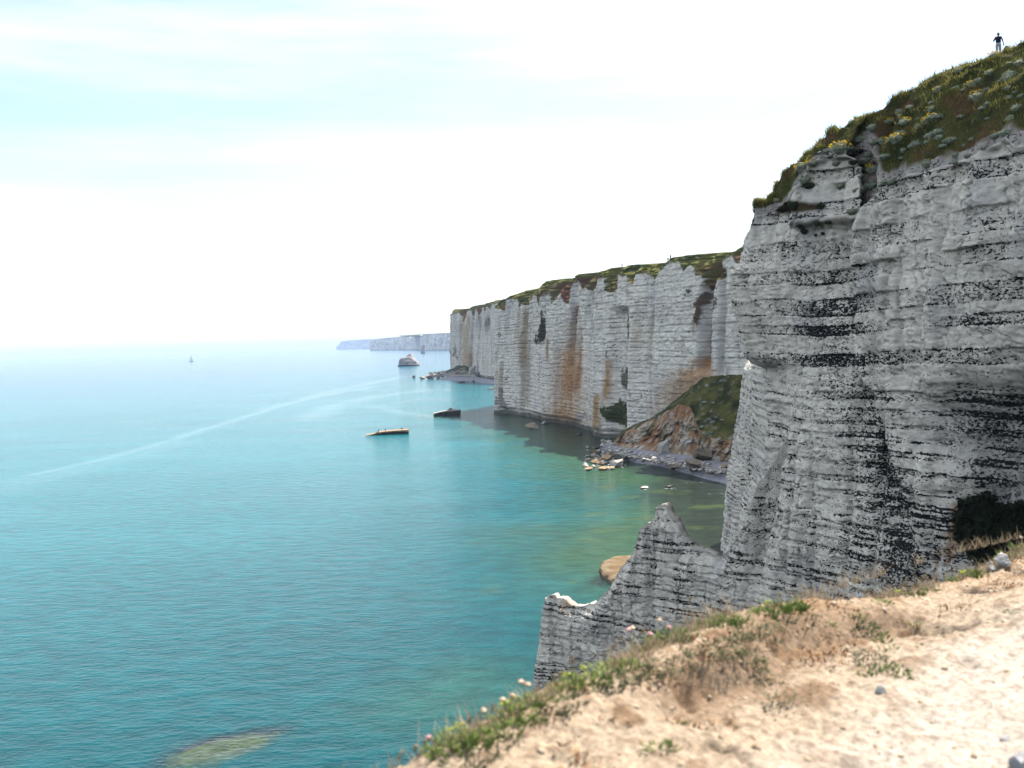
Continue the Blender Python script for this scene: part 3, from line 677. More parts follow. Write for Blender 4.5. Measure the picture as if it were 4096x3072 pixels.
wR = lambda L: [(1640 + .1627 * a, 1380 + .1627 * b, z) for a, b, z in L]
beach('point_beach', wR([(760, 790, 2.5), (1100, 770, 3.), (1500, 768, 3.), (1750, 800, 3.), (2000, 850, 3.), (2400, 900, 3)]),
      wR([(780, 870, -.8), (1000, 880, -.8), (1350, 915, -.8), (1600, 940, -.8), (1900, 965, -.8), (2350, 1040, -.8)]), 'small mauve shingle beach at the foot of the farther point', 100, 20)

# debris mound with turf under the farther point
mb = np.array([at_z(1640 + .1627 * a, 1380 + .1627 * b, 3.0) for a, b in ((760, 760), (950, 770), (1150, 775), (1350, 775), (1500, 775), (1640, 790))])
mt = []
for a, b in ((800, 660), (1000, 590), (1150, 500), (1300, 490), (1450, 530), (1560, 640)):
    px, py = 1640 + .1627 * a, 1380 + .1627 * b
    h = drop(bvh_pt, px, py)[0]; mt.append(tuple(at_y(px, py, (h[1] if h else 1330) + 1.5)))
mt = np.array(mt); un = np.linspace(0, 1, 90); fq = lambda a: np.stack([np.interp(un, np.linspace(0, 1, len(a)), a[:, k]) for k in range(3)], -1)
wq = np.linspace(0, 1, 40)[:, None, None]; G = fq(mb)[None] * (1 - wq) + fq(mt)[None] * wq
qn = fbm(G[..., 0] * .12, G[..., 1] * .12, G[..., 2] * .12, 4); G[..., 2] += 2.2 * qn * np.sin(np.pi * wq[..., 0]); G[..., 1] -= 3 * np.sin(np.pi * wq[..., 0])
mc = C3(smooth(-.2, .3, qn + .9 * (wq[..., 0] - .45)), np.array([0.34, 0.29, 0.25]), GRASSD)
tag(link('debris_mound', mesh_from('debris_mound', G.reshape(-1, 3), gridfaces(40, 90), {'col': mc.reshape(-1, 3), 'flint': np.full(3600, -.2)}), MAT_BAY),
    'dark grassy mound of fallen chalk at the farther point', 'slope', kind='structure')

# ------------------------------------------------------------------ sea
def spaced(lo, a, b, hi, step, grow=1.045):
    xs = list(np.arange(a, b + .01, step)); d = step; x = b
    while x < hi: d *= grow; x += d; xs.append(x)
    d = step; x = a
    while x > lo: d *= grow; x -= d; xs.insert(0, x)
    return np.array(xs)
gx = spaced(-23500, -170, 75, 23500, 2.0); gy = spaced(-2500, 20, 560, 23500, 2.2)
SXg, SYg = np.meshgrid(gx, gy)
SUg, SVg = project(SXg, SYg, np.zeros_like(SXg)); ahead = SYg > 10
SUg = np.where(ahead, SUg, -9e3); SVg = np.where(ahead, SVg, 9e3)
nzA = fbm(SXg * .02, SYg * .02, SXg * 0, 4); nzB = fbm(SXg * .08, SYg * .08, SXg * 0 + 3, 3)
deep = np.array([0.0002, 0.062, 0.073]); mid = np.array([0.003, 0.136, 0.156]); farb = np.array([0.010, .10, .17]); green = np.array([0.040, 0.095, 0.045]); reef_shadow_c = np.array([0.024, 0.032, 0.022])
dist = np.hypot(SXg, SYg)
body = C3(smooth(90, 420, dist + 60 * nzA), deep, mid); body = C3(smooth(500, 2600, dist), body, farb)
def wpoly(pts, z=0.0): return [tuple(at_z(px, py, z)[:2]) for px, py in pts]
# shallow water over the foreshore of the bay
shore = wpoly([(2890, 2230), (2900, 2050), (2900, 1950), (2700, 1890), (2560, 1860), (2480, 1820), (2350, 1750), (2250, 1702), (2111, 1669), (1975, 1655)])
dsh = polydist(SXg, SYg, shore, closed=False)
body = C3(.95 * smooth(62, 12, dsh + 26 * nzA + 8 * nzB), body, green)
shadow_pat = wpoly([(2560, 1980), (2700, 1850), (2900, 1900), (2900, 2240), (2760, 2150), (2640, 2080)])  # the headland's cast shadow on the cove, painted into the water colour
body = C3(.85 * polymask(SXg + 5 * nzB, SYg + 12 * nzB, shadow_pat, 7), body, reef_shadow_c)
body = C3(.8 * smooth(15, 3, dsh + 10 * nzB), body, reef_shadow_c)
body = C3(.55 * smooth(.16, .34, nzB) * smooth(70, 25, dsh), body, np.array([0.075, 0.11, 0.035]))
# dim reef patches off the spur
for (px, py, rx, ry) in ((1780, 2830, 26, 9), (2350, 2560, 12, 12), (1900, 2700, 20, 10)):
    c = at_z(px, py, 0); body = C3(.35 * np.exp(-(((SXg - c[0]) / (rx * .45)) ** 2 + ((SYg - c[1]) / ry) ** 2)), body, np.array([0.035, 0.10, 0.06]))
slick = np.zeros_like(SXg)
for pts, w, a in (([(130, 1900), (420, 1835), (740, 1745), (1000, 1660), (1250, 1590), (1500, 1545)], 5, 1.0), ([(1060, 1640), (1250, 1585), (1450, 1540), (1620, 1505)], 9, .8),
                  ([(1230, 1680), (1330, 1625), (1480, 1590), (1700, 1560), (1850, 1560)], 12, .8), ([(1500, 1625), (1620, 1655), (1750, 1668)], 8, .7), ([(1590, 1610), (1700, 1595), (1830, 1600)], 7, .6), ([(0, 1955), (300, 1880), (700, 1775)], 14, .5)):
    d = polydist(SXg + 6 * nzA, SYg, wpoly(pts), closed=False)
    slick = np.maximum(slick, a * np.exp(-(d / w) ** 2) * smooth(-.5, .2, nzB + .2))
foam = np.zeros_like(SXg)
REEF = wpoly([(560, 3060), (660, 2985), (780, 2932), (890, 2908), (1010, 2893), (1175, 2872), (1210, 2915), (1110, 2970), (970, 3020), (880, 3052), (720, 3080)])
tailp = wpoly([(1150, 2905), (1400, 2860), (1430, 2880), (1200, 2950)])
def reef_z(x, y):
    f_ = lambda p: np.where(inpoly(x, y, p), polydist(x, y, p), -polydist(x, y, p))
    a_ = f_(REEF); b_t = f_(tailp); n_1 = fbm(x * .35, y * .35, x * 0, 5); n_2 = fbm(x * .9, y * 2.2, x * 0, 4)
    z_r = -3.6 + 2.7 * smooth(-2.2, 1.6, a_ + 1.6 * n_1) + .55 * smooth(.5, 4.0, a_) + .26 * n_1 + .22 * n_2
    return np.maximum(z_r, -3.6 + 1.7 * smooth(-1.5, 2.0, b_t + 1.5 * n_1) + .2 * n_2), n_1, n_2
rb_ = np.array(REEF); loc_ = (SXg > rb_[:, 0].min() - 30) & (SXg < rb_[:, 0].max() + 40) & (SYg > rb_[:, 1].min() - 30) & (SYg < rb_[:, 1].max() + 30)
lx_, ly_ = SXg[loc_], SYg[loc_]
rz_ = np.minimum(np.minimum(reef_z(lx_, ly_)[0], reef_z(lx_ + .6, ly_ + 2.4)[0]), np.minimum(reef_z(lx_ - 1.2, ly_ + 1)[0], reef_z(lx_ + 1.2, ly_ + 1)[0]))
clear = np.zeros_like(SXg); clear[loc_] = .97 * smooth(-2.9, -.75, rz_)
BROWN = wpoly([(2345, 2330), (2420, 2290), (2560, 2270), (2600, 2310), (2500, 2340), (2400, 2350)])
clear = np.maximum(clear, .85 * polymask(SXg + .5 * nzB, SYg + nzB, BROWN, 1.5))
for (px, py, rx_, ry_, a_) in ((2128, 1718, 5, 2, .8), (2500, 1840, 9, 4, .6), (1462, 1744, 5, 2.5, 1), (2470, 2322, 4, 2.2, 1), (2578, 1957, 3, 2, .9), (2682, 1953, 3.5, 2, .9), (2360, 1832, 6, 3, .7), (2430, 1862, 7, 3, .8), (1700, 1519, 18, 8, .8), (2850, 1975, 9, 3, .5), (2780, 1930, 10, 3, .45), (2660, 1890, 9, 2.5, .45), (2300, 1725, 14, 3, .5), (2215, 1705, 12, 3, .5)):
    c = at_z(px, py, 0); foam = np.maximum(foam, a_ * np.exp(-(((SXg - c[0]) / rx_) ** 2 + ((SYg - c[1]) / ry_) ** 2) * 1.2))
NS = len(gx) * len(gy)
me = mesh_from('sea', np.stack([SXg, SYg, 0 * SXg], -1).reshape(-1, 3), gridfaces(len(gy), len(gx)), {'body': body.reshape(-1, 3), 'slick': slick.ravel(), 'clear': clear.ravel(), 'foam': foam.ravel()})
m, n, l, bs, out = mat_new('sea_water'); MAT_SEA = m
geo = n.new('ShaderNodeNewGeometry')
ab_ = N(n, 'ShaderNodeAttribute', attribute_name='body'); as_ = N(n, 'ShaderNodeAttribute', attribute_name='slick'); ac_ = N(n, 'ShaderNodeAttribute', attribute_name='clear')
def mapped(sc, rot):
    mp = n.new('ShaderNodeMapping'); mp.inputs['Scale'].default_value = sc; mp.inputs['Rotation'].default_value = (0, 0, rot)
    l.new(geo.outputs['Position'], mp.inputs['Vector']); return mp.outputs[0]
w1 = noise_node(n, l, mapped((.20, .36, 1), .35), 1.0, 3, .5)
w2 = noise_node(n, l, mapped((.75, 1.25, 1), .15), 1.0, 4, .6)
w3 = noise_node(n, l, mapped((.02, .035, 1), .3), 1.0, 3, .5)
hgt = math_node(n, l, 'ADD', math_node(n, l, 'MULTIPLY', w1, .9), math_node(n, l, 'MULTIPLY', w2, .60))
calm = maprange(n, l, as_.outputs['Fac'], 0, 1, 1.0, .35, False)
gust = maprange(n, l, w3, .3, .7, .75, 1.2, False)
bp = n.new('ShaderNodeBump'); bp.inputs['Distance'].default_value = 1.0
l.new(math_node(n, l, 'MULTIPLY', math_node(n, l, 'MULTIPLY', calm, gust), .52), bp.inputs['Strength'])
l.new(hgt, bp.inputs['Height'])
bodyc = mixc(n, l, math_node(n, l, 'MULTIPLY', as_.outputs['Fac'], .08), ab_.outputs['Color'], (0.25, 0.40, 0.46))
w4 = noise_node(n, l, mapped((.006, .016, 1), .25), 1.0, 4, .6)
tv = math_node(n, l, 'MULTIPLY', maprange(n, l, w1, .35, .65, .80, 1.18, False), maprange(n, l, w4, .3, .7, .84, 1.18, False))
af_ = N(n, 'ShaderNodeAttribute', attribute_name='foam')
fmk = maprange(n, l, math_node(n, l, 'ADD', noise_node(n, l, mapped((.5, 1.1, 1), .2), 1.0, 5, .7), math_node(n, l, 'MULTIPLY', af_.outputs['Fac'], .28)), .70, .78)
fmk = math_node(n, l, 'MULTIPLY', fmk, maprange(n, l, af_.outputs['Fac'], .05, .3))
l.new(mixc(n, l, fmk, mixc(n, l, 1.0, bodyc, tv, 'MULTIPLY'), (.62, .66, .66)), bs.inputs['Base Color'])
bs.inputs['Roughness'].default_value = .10; bs.inputs['IOR'].default_value = 1.33; bs.inputs['Specular IOR Level'].default_value = .19
l.new(bp.outputs[0], bs.inputs['Normal'])
tr = n.new('ShaderNodeBsdfTransparent'); tr.inputs['Color'].default_value = (.60, .86, .80, 1)
gl = n.new('ShaderNodeBsdfGlossy'); gl.inputs['Roughness'].default_value = .1; l.new(bp.outputs[0], gl.inputs['Normal'])
fz = n.new('ShaderNodeFresnel'); fz.inputs['IOR'].default_value = 1.33; l.new(bp.outputs[0], fz.inputs['Normal'])
mx1 = n.new('ShaderNodeMixShader'); l.new(fz.outputs[0], mx1.inputs[0]); l.new(tr.outputs[0], mx1.inputs[1]); l.new(gl.outputs[0], mx1.inputs[2])
mx2 = n.new('ShaderNodeMixShader'); l.new(ac_.outputs['Fac'], mx2.inputs[0]); l.new(bs.outputs[0], mx2.inputs[1]); l.new(mx1.outputs[0], mx2.inputs[2])
l.new(mx2.outputs[0], out.inputs['Surface'])
tag(link('sea', me, MAT_SEA), 'turquoise sea rippled by the wind out to the hazy horizon', 'sea', kind='structure')
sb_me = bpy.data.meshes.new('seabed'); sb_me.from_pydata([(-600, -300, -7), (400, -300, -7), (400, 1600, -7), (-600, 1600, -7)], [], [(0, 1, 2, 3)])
tag(link('seabed', sb_me, simple_mat('seabed_water_tint', (0.004, .07, .08), (0.006, .085, .095), .05, 1, 0)), 'seabed tinted teal like deep water under the clear shallows', 'seabed', kind='structure')  # colour of deep water painted onto the bed to stand in for absorption

# ------------------------------------------------------------------ haze: one box of thin air round everything
hz = bpy.data.meshes.new('haze')
hb = bmesh.new(); bmesh.ops.create_cube(hb, size=1.0); hb.to_mesh(hz); hb.free()
m = bpy.data.materials.new('haze_air'); m.use_nodes = True; hn = m.node_tree.nodes; hn.clear()
ho = hn.new('ShaderNodeOutputMaterial'); pv = hn.new('ShaderNodeVolumePrincipled')
pv.inputs['Color'].default_value = (0.56, 0.69, 0.93, 1); pv.inputs['Density'].default_value = 0.000045; pv.inputs['Anisotropy'].default_value = 0.0
m.node_tree.links.new(pv.outputs[0], ho.inputs['Volume'])
hzo = link('haze', hz, m); hzo.location = (0, 11200, 88); hzo.scale = (54000, 30000, 200)
tag(hzo, 'thin pale blue sea haze veiling the distant cliffs', 'haze', kind='stuff')

# ------------------------------------------------------------------ near ground: the sandy edge of the path
RIM = [(-3.4, -4.5, 43.3), (-2.6, 0.2, 43.35), (-1.7, 2.1, 43.40)]
for px, py, Yd in ((1500, 3118, 3.55), (1600, 3068, 3.7), (1750, 2985, 3.85), (1900, 2908, 4.0), (2150, 2780, 4.3), (2350, 2700, 4.55), (2550, 2610, 4.85), (2700, 2540, 5.1), (2850, 2482, 5.4), (3000, 2445, 5.7),
                   (3150, 2418, 6.0), (3300, 2412, 6.3), (3450, 2415, 6.55), (3550, 2395, 6.75), (3700, 2357, 7.05), (3850, 2312, 7.35), (4000, 2245, 7.6), (4096, 2190, 7.8), (4300, 2085, 8.3)):
    RIM.append(tuple(at_y(px, py, Yd)))
RIM += [(9.0, 11.0, 43.8), (16, 18, 44.2), (30, 30, 45.5)]
rim, rs_ = resample(RIM, 760, lambda p: np.where((p[:, 1] > 2.6) & (p[:, 1] < 9.0), 1.0, .12))
rt = normals2d(rim[:, :2], 12)
INW = np.array([.66, -.75]); INW /= np.linalg.norm(INW)
wi = np.r_[np.linspace(0, 3.2, 300), np.linspace(3.3, 8, 40), np.array([12, 20, 40])]
wo = np.array([14, 9, 6, 4, 2.6, 1.8, 1.2, .8, .5, .3, .18, .1, .05]); zo = np.array([47, 41, 33, 24, 16, 10, 6, 3.4, 1.7, .8, .34, .13, .04])
ww = np.r_[-wo, wi]
GW = np.repeat(ww[:, None], len(rim), 1)
GX = rim[None, :, 0] + INW[0] * GW; GY = rim[None, :, 1] + INW[1] * GW
gna = fbm(GX * .9, GY * .9, GX * 0, 4); gnb = fbm(GX * 3.2, GY * 3.2, GX * 0 + 4, 4); gnc = fbm(GX * 13, GY * 13, GX * 0 + 8, 3)
GZ = rim[None, :, 2] + (43.40 - rim[None, :, 2]) * smooth(.1, 1.3, GW) * smooth(13, 9, np.repeat(rim[None, :, 1], len(ww), 0))
fall = np.interp(-GW, wo[::-1], zo[::-1], left=0)
GZ = GZ - np.where(GW < 0, fall, 0)
inl = (GW >= 0)
st_ = .42 + .22 * fbm(GX * 1.1 + 5, GY * 1.1, GX * 0, 3)
rimpx, _ = project(rim[:, 0], np.maximum(rim[:, 1], .5), rim[:, 2])
bank = smooth(2200, 2500, rimpx)[None] * smooth(3500, 3250, rimpx)[None]
scarp = smooth(st_ - .05, st_ + .07, GW) * bank
gnd = fbm(GX * 30, GY * 30, GX * 0 + 2, 2)
GZ = GZ - .13 * scarp + inl * (.06 * gna * smooth(0, .4, GW) + .032 * gnb + (.026 * gnc + .014 * gnd) * smooth(2.2, .7, GW + .3 * gna) + .006 * gnc) - .05 * smooth(.9, 1.4, GW)
GZ = GZ + inl * .05 * np.exp(-((GW - .2) / .16) ** 2)
pit = smooth(.22, .45, fbm(GX * 2.0 + 20, GY * 2.0, GX * 0, 3)) * smooth(.2, .45, GW) * smooth(1.5, .9, GW)
GZ = GZ - .10 * pit
sand = np.array([0.49, 0.375, 0.265]); palep = np.array([0.55, 0.465, 0.38]); brown = np.array([0.20, 0.115, 0.06]); ochre = np.array([0.42, 0.26, 0.14])
gcol = C3(smooth(.75, 1.3, GW + .35 * gna), sand, palep)
gcol = C3(.8 * smooth(.08, .34, gnb + .25 * gna) * smooth(1.5, .6, GW), gcol, brown)
gcol = C3(.6 * smooth(.3, .08, np.abs(GW - st_)) * bank, gcol, brown)
gcol = C3(.55 * smooth(.5, .1, GW) * smooth(-.2, .3, gna), gcol, ochre)
gcol = C3(.8 * pit, gcol, brown * .8)
gcol = C3(.55 * smooth(.08, .35, gnc) * smooth(2.0, .8, GW), gcol, brown)
chalkdown = smooth(-1.5, -3, GW); gcol = C3(chalkdown, gcol, np.array([.5, .48, .45]))
groundV = np.stack([GX, GY, GZ], -1)
me = mesh_from('ground', groundV.reshape(-1, 3), gridfaces(len(ww), len(rim)), {'col': gcol.reshape(-1, 3)})
m, n, l, bs, out = mat_new('sandy_soil'); MAT_SOIL = m
tc = n.new('ShaderNodeTexCoord'); at = N(n, 'ShaderNodeAttribute', attribute_name='col')
fnn = noise_node(n, l, tc.outputs['Object'], 30, 6, .65)
l.new(mixc(n, l, 1.0, at.outputs['Color'], maprange(n, l, fnn, .3, .7, .55, 1.3, False), 'MULTIPLY'), bs.inputs['Base Color']); bs.inputs['Roughness'].default_value = .95; bs.inputs['Specular IOR Level'].default_value = .15
bp = n.new('ShaderNodeBump'); bp.inputs['Distance'].default_value = .022; l.new(noise_node(n, l, tc.outputs['Object'], 45, 6, .7), bp.inputs['Height']); l.new(bp.outputs[0], bs.inputs['Normal'])
tag(link('ground', me, MAT_SOIL), 'bare sandy edge of the cliff path in the near corner', 'ground', kind='structure')
gi = groundV[13:]; bvh_gnd = BVHTree.FromPolygons(gi[::2, ::2].reshape(-1, 3).tolist(), gridfaces(*gi[::2, ::2].shape[:2]).tolist())
def ground_z(x, y):
    h = bvh_gnd.ray_cast(Vector((x, y, 60)), Vector((0, 0, -1)))[0]
    return h.z if h else 43.3

# ------------------------------------------------------------------ rocks
ORD = ['first', 'second', 'third', 'fourth', 'fifth', 'sixth', 'seventh', 'eighth', 'ninth', 'tenth', 'eleventh', 'twelfth', 'thirteenth', 'fourteenth', 'fifteenth', 'sixteenth', 'seventeenth', 'eighteenth', 'nineteenth', 'twentieth',
       'twenty-first', 'twenty-second', 'twenty-third', 'twenty-fourth', 'twenty-fifth', 'twenty-sixth', 'twenty-seventh', 'twenty-eighth', 'twenty-ninth', 'thirtieth', 'thirty-first', 'thirty-second', 'thirty-third', 'thirty-fourth', 'thirty-fifth', 'thirty-sixth', 'thirty-seventh', 'thirty-eighth', 'thirty-ninth', 'fortieth']
MAT_ROCKP = simple_mat('rock_pale', (0.40, 0.36, 0.31), (0.60, 0.56, 0.50), .8, .95, .15, 2.5, .35)
MAT_ROCKB = simple_mat('rock_brown', (0.22, 0.17, 0.12), (0.42, 0.34, 0.25), .8, .95, .15, 2.5, .35)
MAT_ROCKO = simple_mat('rock_orange', (0.34, 0.19, 0.09), (0.50, 0.38, 0.25), .7, .95, .15, 2.5, .35)
MAT_ROCKD = simple_mat('rock_wet', (0.05, 0.045, 0.04), (0.15, 0.13, 0.10), .8, .6, .12, 2.5, .35)
def rock_mesh(seed, angular=7, sub=3, squash=1.0):
    bm = bmesh.new(); bmesh.ops.create_icosphere(bm, subdivisions=sub, radius=1.0)
    P = np.array([v_.co[:] for v_ in bm.verts]); r = np.random.default_rng(seed)
    for _ in range(angular):
        d = r.normal(size=3); d[2] *= .7; d /= np.linalg.norm(d); h = r.uniform(.32, .72)
        t = P @ d; P = P - np.where(t > h, t - h, 0)[:, None] * d * .92
    P *= (1 + .20 * fbm(P[:, 0] * 1.3 + seed, P[:, 1] * 1.3, P[:, 2] * 1.3, 4) + .10 * fbm(P[:, 0] * 5 + seed, P[:, 1] * 5, P[:, 2] * 5, 3))[:, None]
    P[:, 2] *= squash
    for v_, p in zip(bm.verts, P): v_.co = p
    me = bpy.data.meshes.new('boulder'); bm.to_mesh(me); bm.free()
    lo = P.min(0); hi = P.max(0)
    me.vertices.foreach_set('co', (((P - (lo + hi) / 2) / (hi - lo)) + np.array([0, 0, .5])).astype(np.float32).ravel())
    return me
ROCKS = [rock_mesh(100 + i, 11 + i % 4, 4) for i in range(10)]
_rk = {}
def rock(px, py, wpx, hpx, z0, label, mat=None, group=None, tilt=0.0, depth=.8, k=None, name='boulder'):
    """a boulder whose foot centre stands at height z0 on the sight line, wpx/hpx its size in photo pixels"""
    p = at_z(px, py, z0); d = p[1]; w = wpx / F * d; h = hpx / F * d * 1.05
    k = rng.integers(len(ROCKS)) if k is None else k
    mat = mat or MAT_ROCKP
    if (k, mat.name) not in _rk:
        c = ROCKS[k].copy(); c.materials.clear(); c.materials.append(mat); _rk[(k, mat.name)] = c
    o = bpy.data.objects.new(name, _rk[(k, mat.name)]); COL.objects.link(o)
    o.location = (p[0], p[1] + w * depth * .35, z0 - .14 * h); o.scale = (w * 1.04, w * depth, h * 1.14)
    o.rotation_euler = (0, tilt, rng.uniform(-.5, .5) if abs(tilt) < .01 else 0)
    tag(o, label, 'boulder', group); return o
def R1(a, b): return 2600 + .1688 * a, 1700 + .1688 * b
for (a, b, w, h, z, tl, mt_, lab) in (
    (960, 1080, 470, 300, 1.6, .45, MAT_ROCKB, 'largest brown slab leaning at the back of the shingle beach'),
    (1290, 860, 470, 300, 3.2, -.12, MAT_ROCKB, 'blunt brown block perched behind the largest leaning slab'),
    (620, 1060, 260, 140, 1.0, -.3, MAT_ROCKB, 'split brown slab lying at the seaward side of the largest slab'),
    (1590, 980, 130, 230, 2.0, .2, MAT_ROCKP, 'upright pale rounded boulder between the perched block and the headland'),
    (1610, 830, 90, 280, 3.2, .55, MAT_ROCKP, 'slanting pale pillar of fallen chalk beside the headland'),
    (1250, 1075, 110, 230, 1.6, .1, MAT_ROCKP, 'narrow upright pale boulder touching the largest slab'),
    (1380, 1115, 260, 120, 1.3, 0, MAT_ROCKP, 'low pale boulder on the shingle in front of the perched block'),
    (1520, 1170, 170, 130, 1.2, 0, MAT_ROCKP, 'pale boulder nearest the water beside the headland'),
    (1760, 1090, 150, 160, 1.6, 0, MAT_ROCKO, 'square orange block tucked against the headland wall'),
    (1000, 690, 240, 360, 3.2, .05, MAT_ROCKP, 'tall white chalk spire standing out of the orange slump'),
    (790, 720, 110, 260, 3.2, -.05, MAT_ROCKO, 'thin orange spire beside the tall white spire'),
    (400, 690, 300, 330, 3.0, -.25, MAT_ROCKP, 'biggest pale chalk mass slumped at the foot of the orange bank'),
    (510, 880, 170, 100, 2.0, .1, MAT_ROCKP, 'flat pale boulder behind the split slab'),
    (330, 900, 130, 70, 1.7, 0, MAT_ROCKP, 'small pale boulder on the shingle left of the split slab'),
    (200, 930, 120, 60, 1.5, 0, MAT_ROCKP, 'small low pale boulder midway along the shingle'),
    (45, 945, 100, 60, 1.5, 0, MAT_ROCKP, 'oval pale boulder on the open shingle away from the slabs'),
    (460, 800, 90, 90, 2.4, 0, MAT_ROCKP, 'pale boulder at the foot of the slumped chalk mass'),
    (1500, 1010, 120, 110, 1.8, 0, MAT_ROCKP, 'pale boulder wedged under the slanting pillar')):
    rock(*R1(a, b), w * .1688, h * .1688, z, lab, mt_, 'fallen rocks on the bay beach', tl)
def R2(a, b): return 2300 + .3165 * a, 1500 + .3165 * b
pile = ((575, 1090, 185, 110), (530, 1170, 170, 100), (400, 1090, 150, 70), (260, 1125, 120, 55), (340, 1145, 90, 45), (205, 1095, 75, 40), (170, 1210, 115, 40), (350, 1205, 115, 42), (460, 1195, 90, 36), (300, 1072, 70, 42),
        (440, 1030, 130, 46), (255, 995, 95, 44), (640, 1075, 90, 70))
for i, (a, b, w, h) in enumerate(pile):
    lab = ['largest tan boulder of the tidal pile at the beach end', 'second largest tan boulder of the tidal pile, in front of the largest'][i] if i < 2 else 'orange tinted boulder of the sunlit tidal pile, %s from the left' % ORD[sum(q[0] < a for q in pile[2:])]
    rock(*R2(a, b), w * .3165, h * .3165, .05, lab, (MAT_ROCKO, MAT_ROCKP)[i < 2], 'tidal pile of boulders')
scree = ((140, 1140, 95, 16), (180, 1046, 85, 20), (400, 970, 75, 60), (270, 940, 65, 40), (500, 930, 95, 62), (470, 965, 80, 48), (570, 930, 110, 72), (640, 965, 80, 48), (520, 990, 60, 36), (690, 985, 70, 34), (600, 985, 50, 30))
for i, (a, b, w, h) in enumerate(scree):
    rock(*R2(a, b), w * .3165, h * .3165, 0.0 if i < 4 else 1.0, ('wet dark boulder off the tip of the pale scree, %s from the left' % ORD[sum(q[0] < a for q in scree[:4])]) if i < 4 else ('pale grey boulder of the scree between bay cliff and beach, %s from the left' % ORD[sum(q[0] < a for q in scree[4:])]), MAT_ROCKD if i < 4 else MAT_ROCKP, 'scree boulders at the bay cliff foot')
rock(2128, 1716, 56, 24, 0, 'flat topped pale boulder alone in the water under the bay cliff', MAT_ROCKB, None, 0, .8, 2)
rock(2176, 1697, 26, 12, 0, 'small pale boulder at the foot of the bay cliff', MAT_ROCKP)
rock(2320, 1739, 30, 9, 0, 'low dark rock awash below the rust streaked wall', MAT_ROCKD)
rock(2578, 1956, 34, 9, 0, 'pale rock awash off the middle of the beach', MAT_ROCKP)
rock(2682, 1951, 42, 9, 0, 'dark flat rock awash nearest the headland shadow', MAT_ROCKD)
def R3(a, b): return 1640 + .1627 * a, 1380 + .1627 * b
for i, (a, b, w, h, z, lab) in enumerate(((95, 812, 80, 60, 0, 'lone dark boulder off the tip of the far point'), (300, 835, 130, 60, 0, 'low pale boulder nearest the tip of the far point rocks'), (440, 845, 150, 130, 0, 'round pale boulder in the far point rocks'),
        (560, 835, 180, 150, .3, 'largest round boulder in the far point rocks'), (665, 815, 150, 130, .6, 'pale boulder beside the largest round one at the far point'), (800, 790, 150, 150, 1.2, 'tall grey boulder against the far grassy mound'),
        (490, 720, 100, 50, 1, 'dark boulder behind the round pale ones at the far point'), (610, 710, 110, 50, 1, 'middle dark boulder along the back of the far point rocks'), (730, 710, 130, 60, 1.5, 'dark boulder at the back of the far rocks, nearest the grassy mound'),
        (910, 790, 120, 80, 1.6, 'small grey boulder at the far beach edge'), (1010, 770, 150, 80, 2, 'grey boulder under the far grassy mound'), (1180, 775, 140, 120, 2.5, 'pointed tan boulder in front of the far grassy mound'),
        (1555, 912, 110, 55, 0, 'tan boulder at the far beach waterline'), (1250, 928, 200, 34, 0, 'long low dark rock off the far beach'), (1530, 770, 170, 260, 3, 'conical pale chalk stump on the far beach'), (1690, 800, 70, 140, 3, 'narrow dark stump against the far cliff'),
        (2000, 1085, 190, 36, 0, 'low tan rocks awash beyond the bay cliff corner'))):
    dark_ = 'dark' in lab
    rock(*R3(a, b), w * .1627, h * .1627, z, lab, MAT_ROCKD if dark_ else (MAT_ROCKB if 'tan' in lab else MAT_ROCKP), 'boulders at the far point')

def stack(name, prof, Yd, depth, label, cat, col_fn, mat, nang=72, nrow=60, amp=.05, fscale=.2):
    """a sea stack from its side outline: rows of (photo y, left x, right x)"""
    pr = np.array(prof, float); yy = np.linspace(pr[0, 0], pr[-1, 0], nrow)
    xl = np.interp(-yy, -pr[:, 0], pr[:, 1]); xr = np.interp(-yy, -pr[:, 0], pr[:, 2])
    L = np.array([at_y(a, b, Yd) for a, b in zip(xl, yy)]); Rr = np.array([at_y(a, b, Yd) for a, b in zip(xr, yy)])
    c = (L + Rr) / 2; hw = (Rr[:, 0] - L[:, 0]) / 2
    th = np.linspace(0, 2 * np.pi, nang + 1)[:-1]
    ex = .75
    cx_ = np.sign(np.cos(th)) * np.abs(np.cos(th)) ** ex; sy_ = np.sign(np.sin(th)) * np.abs(np.sin(th)) ** ex
    XX = c[:, 0:1] + hw[:, None] * cx_[None]; YY = Yd + hw[0] * depth * sy_[None] * (.25 + .75 * (hw / hw.max()))[:, None]; ZZ = np.repeat(c[:, 2:3], nang, 1)
    nn = fbm(XX * fscale, YY * fscale, ZZ * fscale * 1.6, 5)
    XX = c[:, 0:1] + (XX - c[:, 0:1]) * (1 + amp * 2 * nn); YY = Yd + (YY - Yd) * (1 + amp * 3 * nn)
    V3 = np.stack([XX, YY, ZZ], -1).reshape(-1, 3)
    i = np.arange(nrow * nang).reshape(nrow, nang); j = np.roll(i, -1, 1)
    fc = np.stack([i[:-1], j[:-1], j[1:], i[1:]], -1).reshape(-1, 4)
    top = V3[-nang:].mean(0) + np.array([0, 0, .1]); V3 = np.vstack([V3, top])
    cap = np.stack([i[-1], j[-1], np.full(nang, len(V3) - 1), np.full(nang, len(V3) - 1)], -1)
    me = bpy.data.meshes.new(name); me.from_pydata(V3.tolist(), [], fc.tolist() + [[int(a), int(b), len(V3) - 1] for a, b in zip(i[-1], j[-1])])
    colv = col_fn(V3); a = me.attributes.new('col', 'FLOAT_COLOR', 'POINT'); c4 = np.ones((len(V3), 4), np.float32); c4[:, :3] = colv; a.data.foreach_set('color', c4.ravel())
    a = me.attributes.new('flint', 'FLOAT', 'POINT'); a.data.foreach_set('value', np.full(len(V3), .12, np.float32))
    return tag(link(name, me, mat), label, cat)
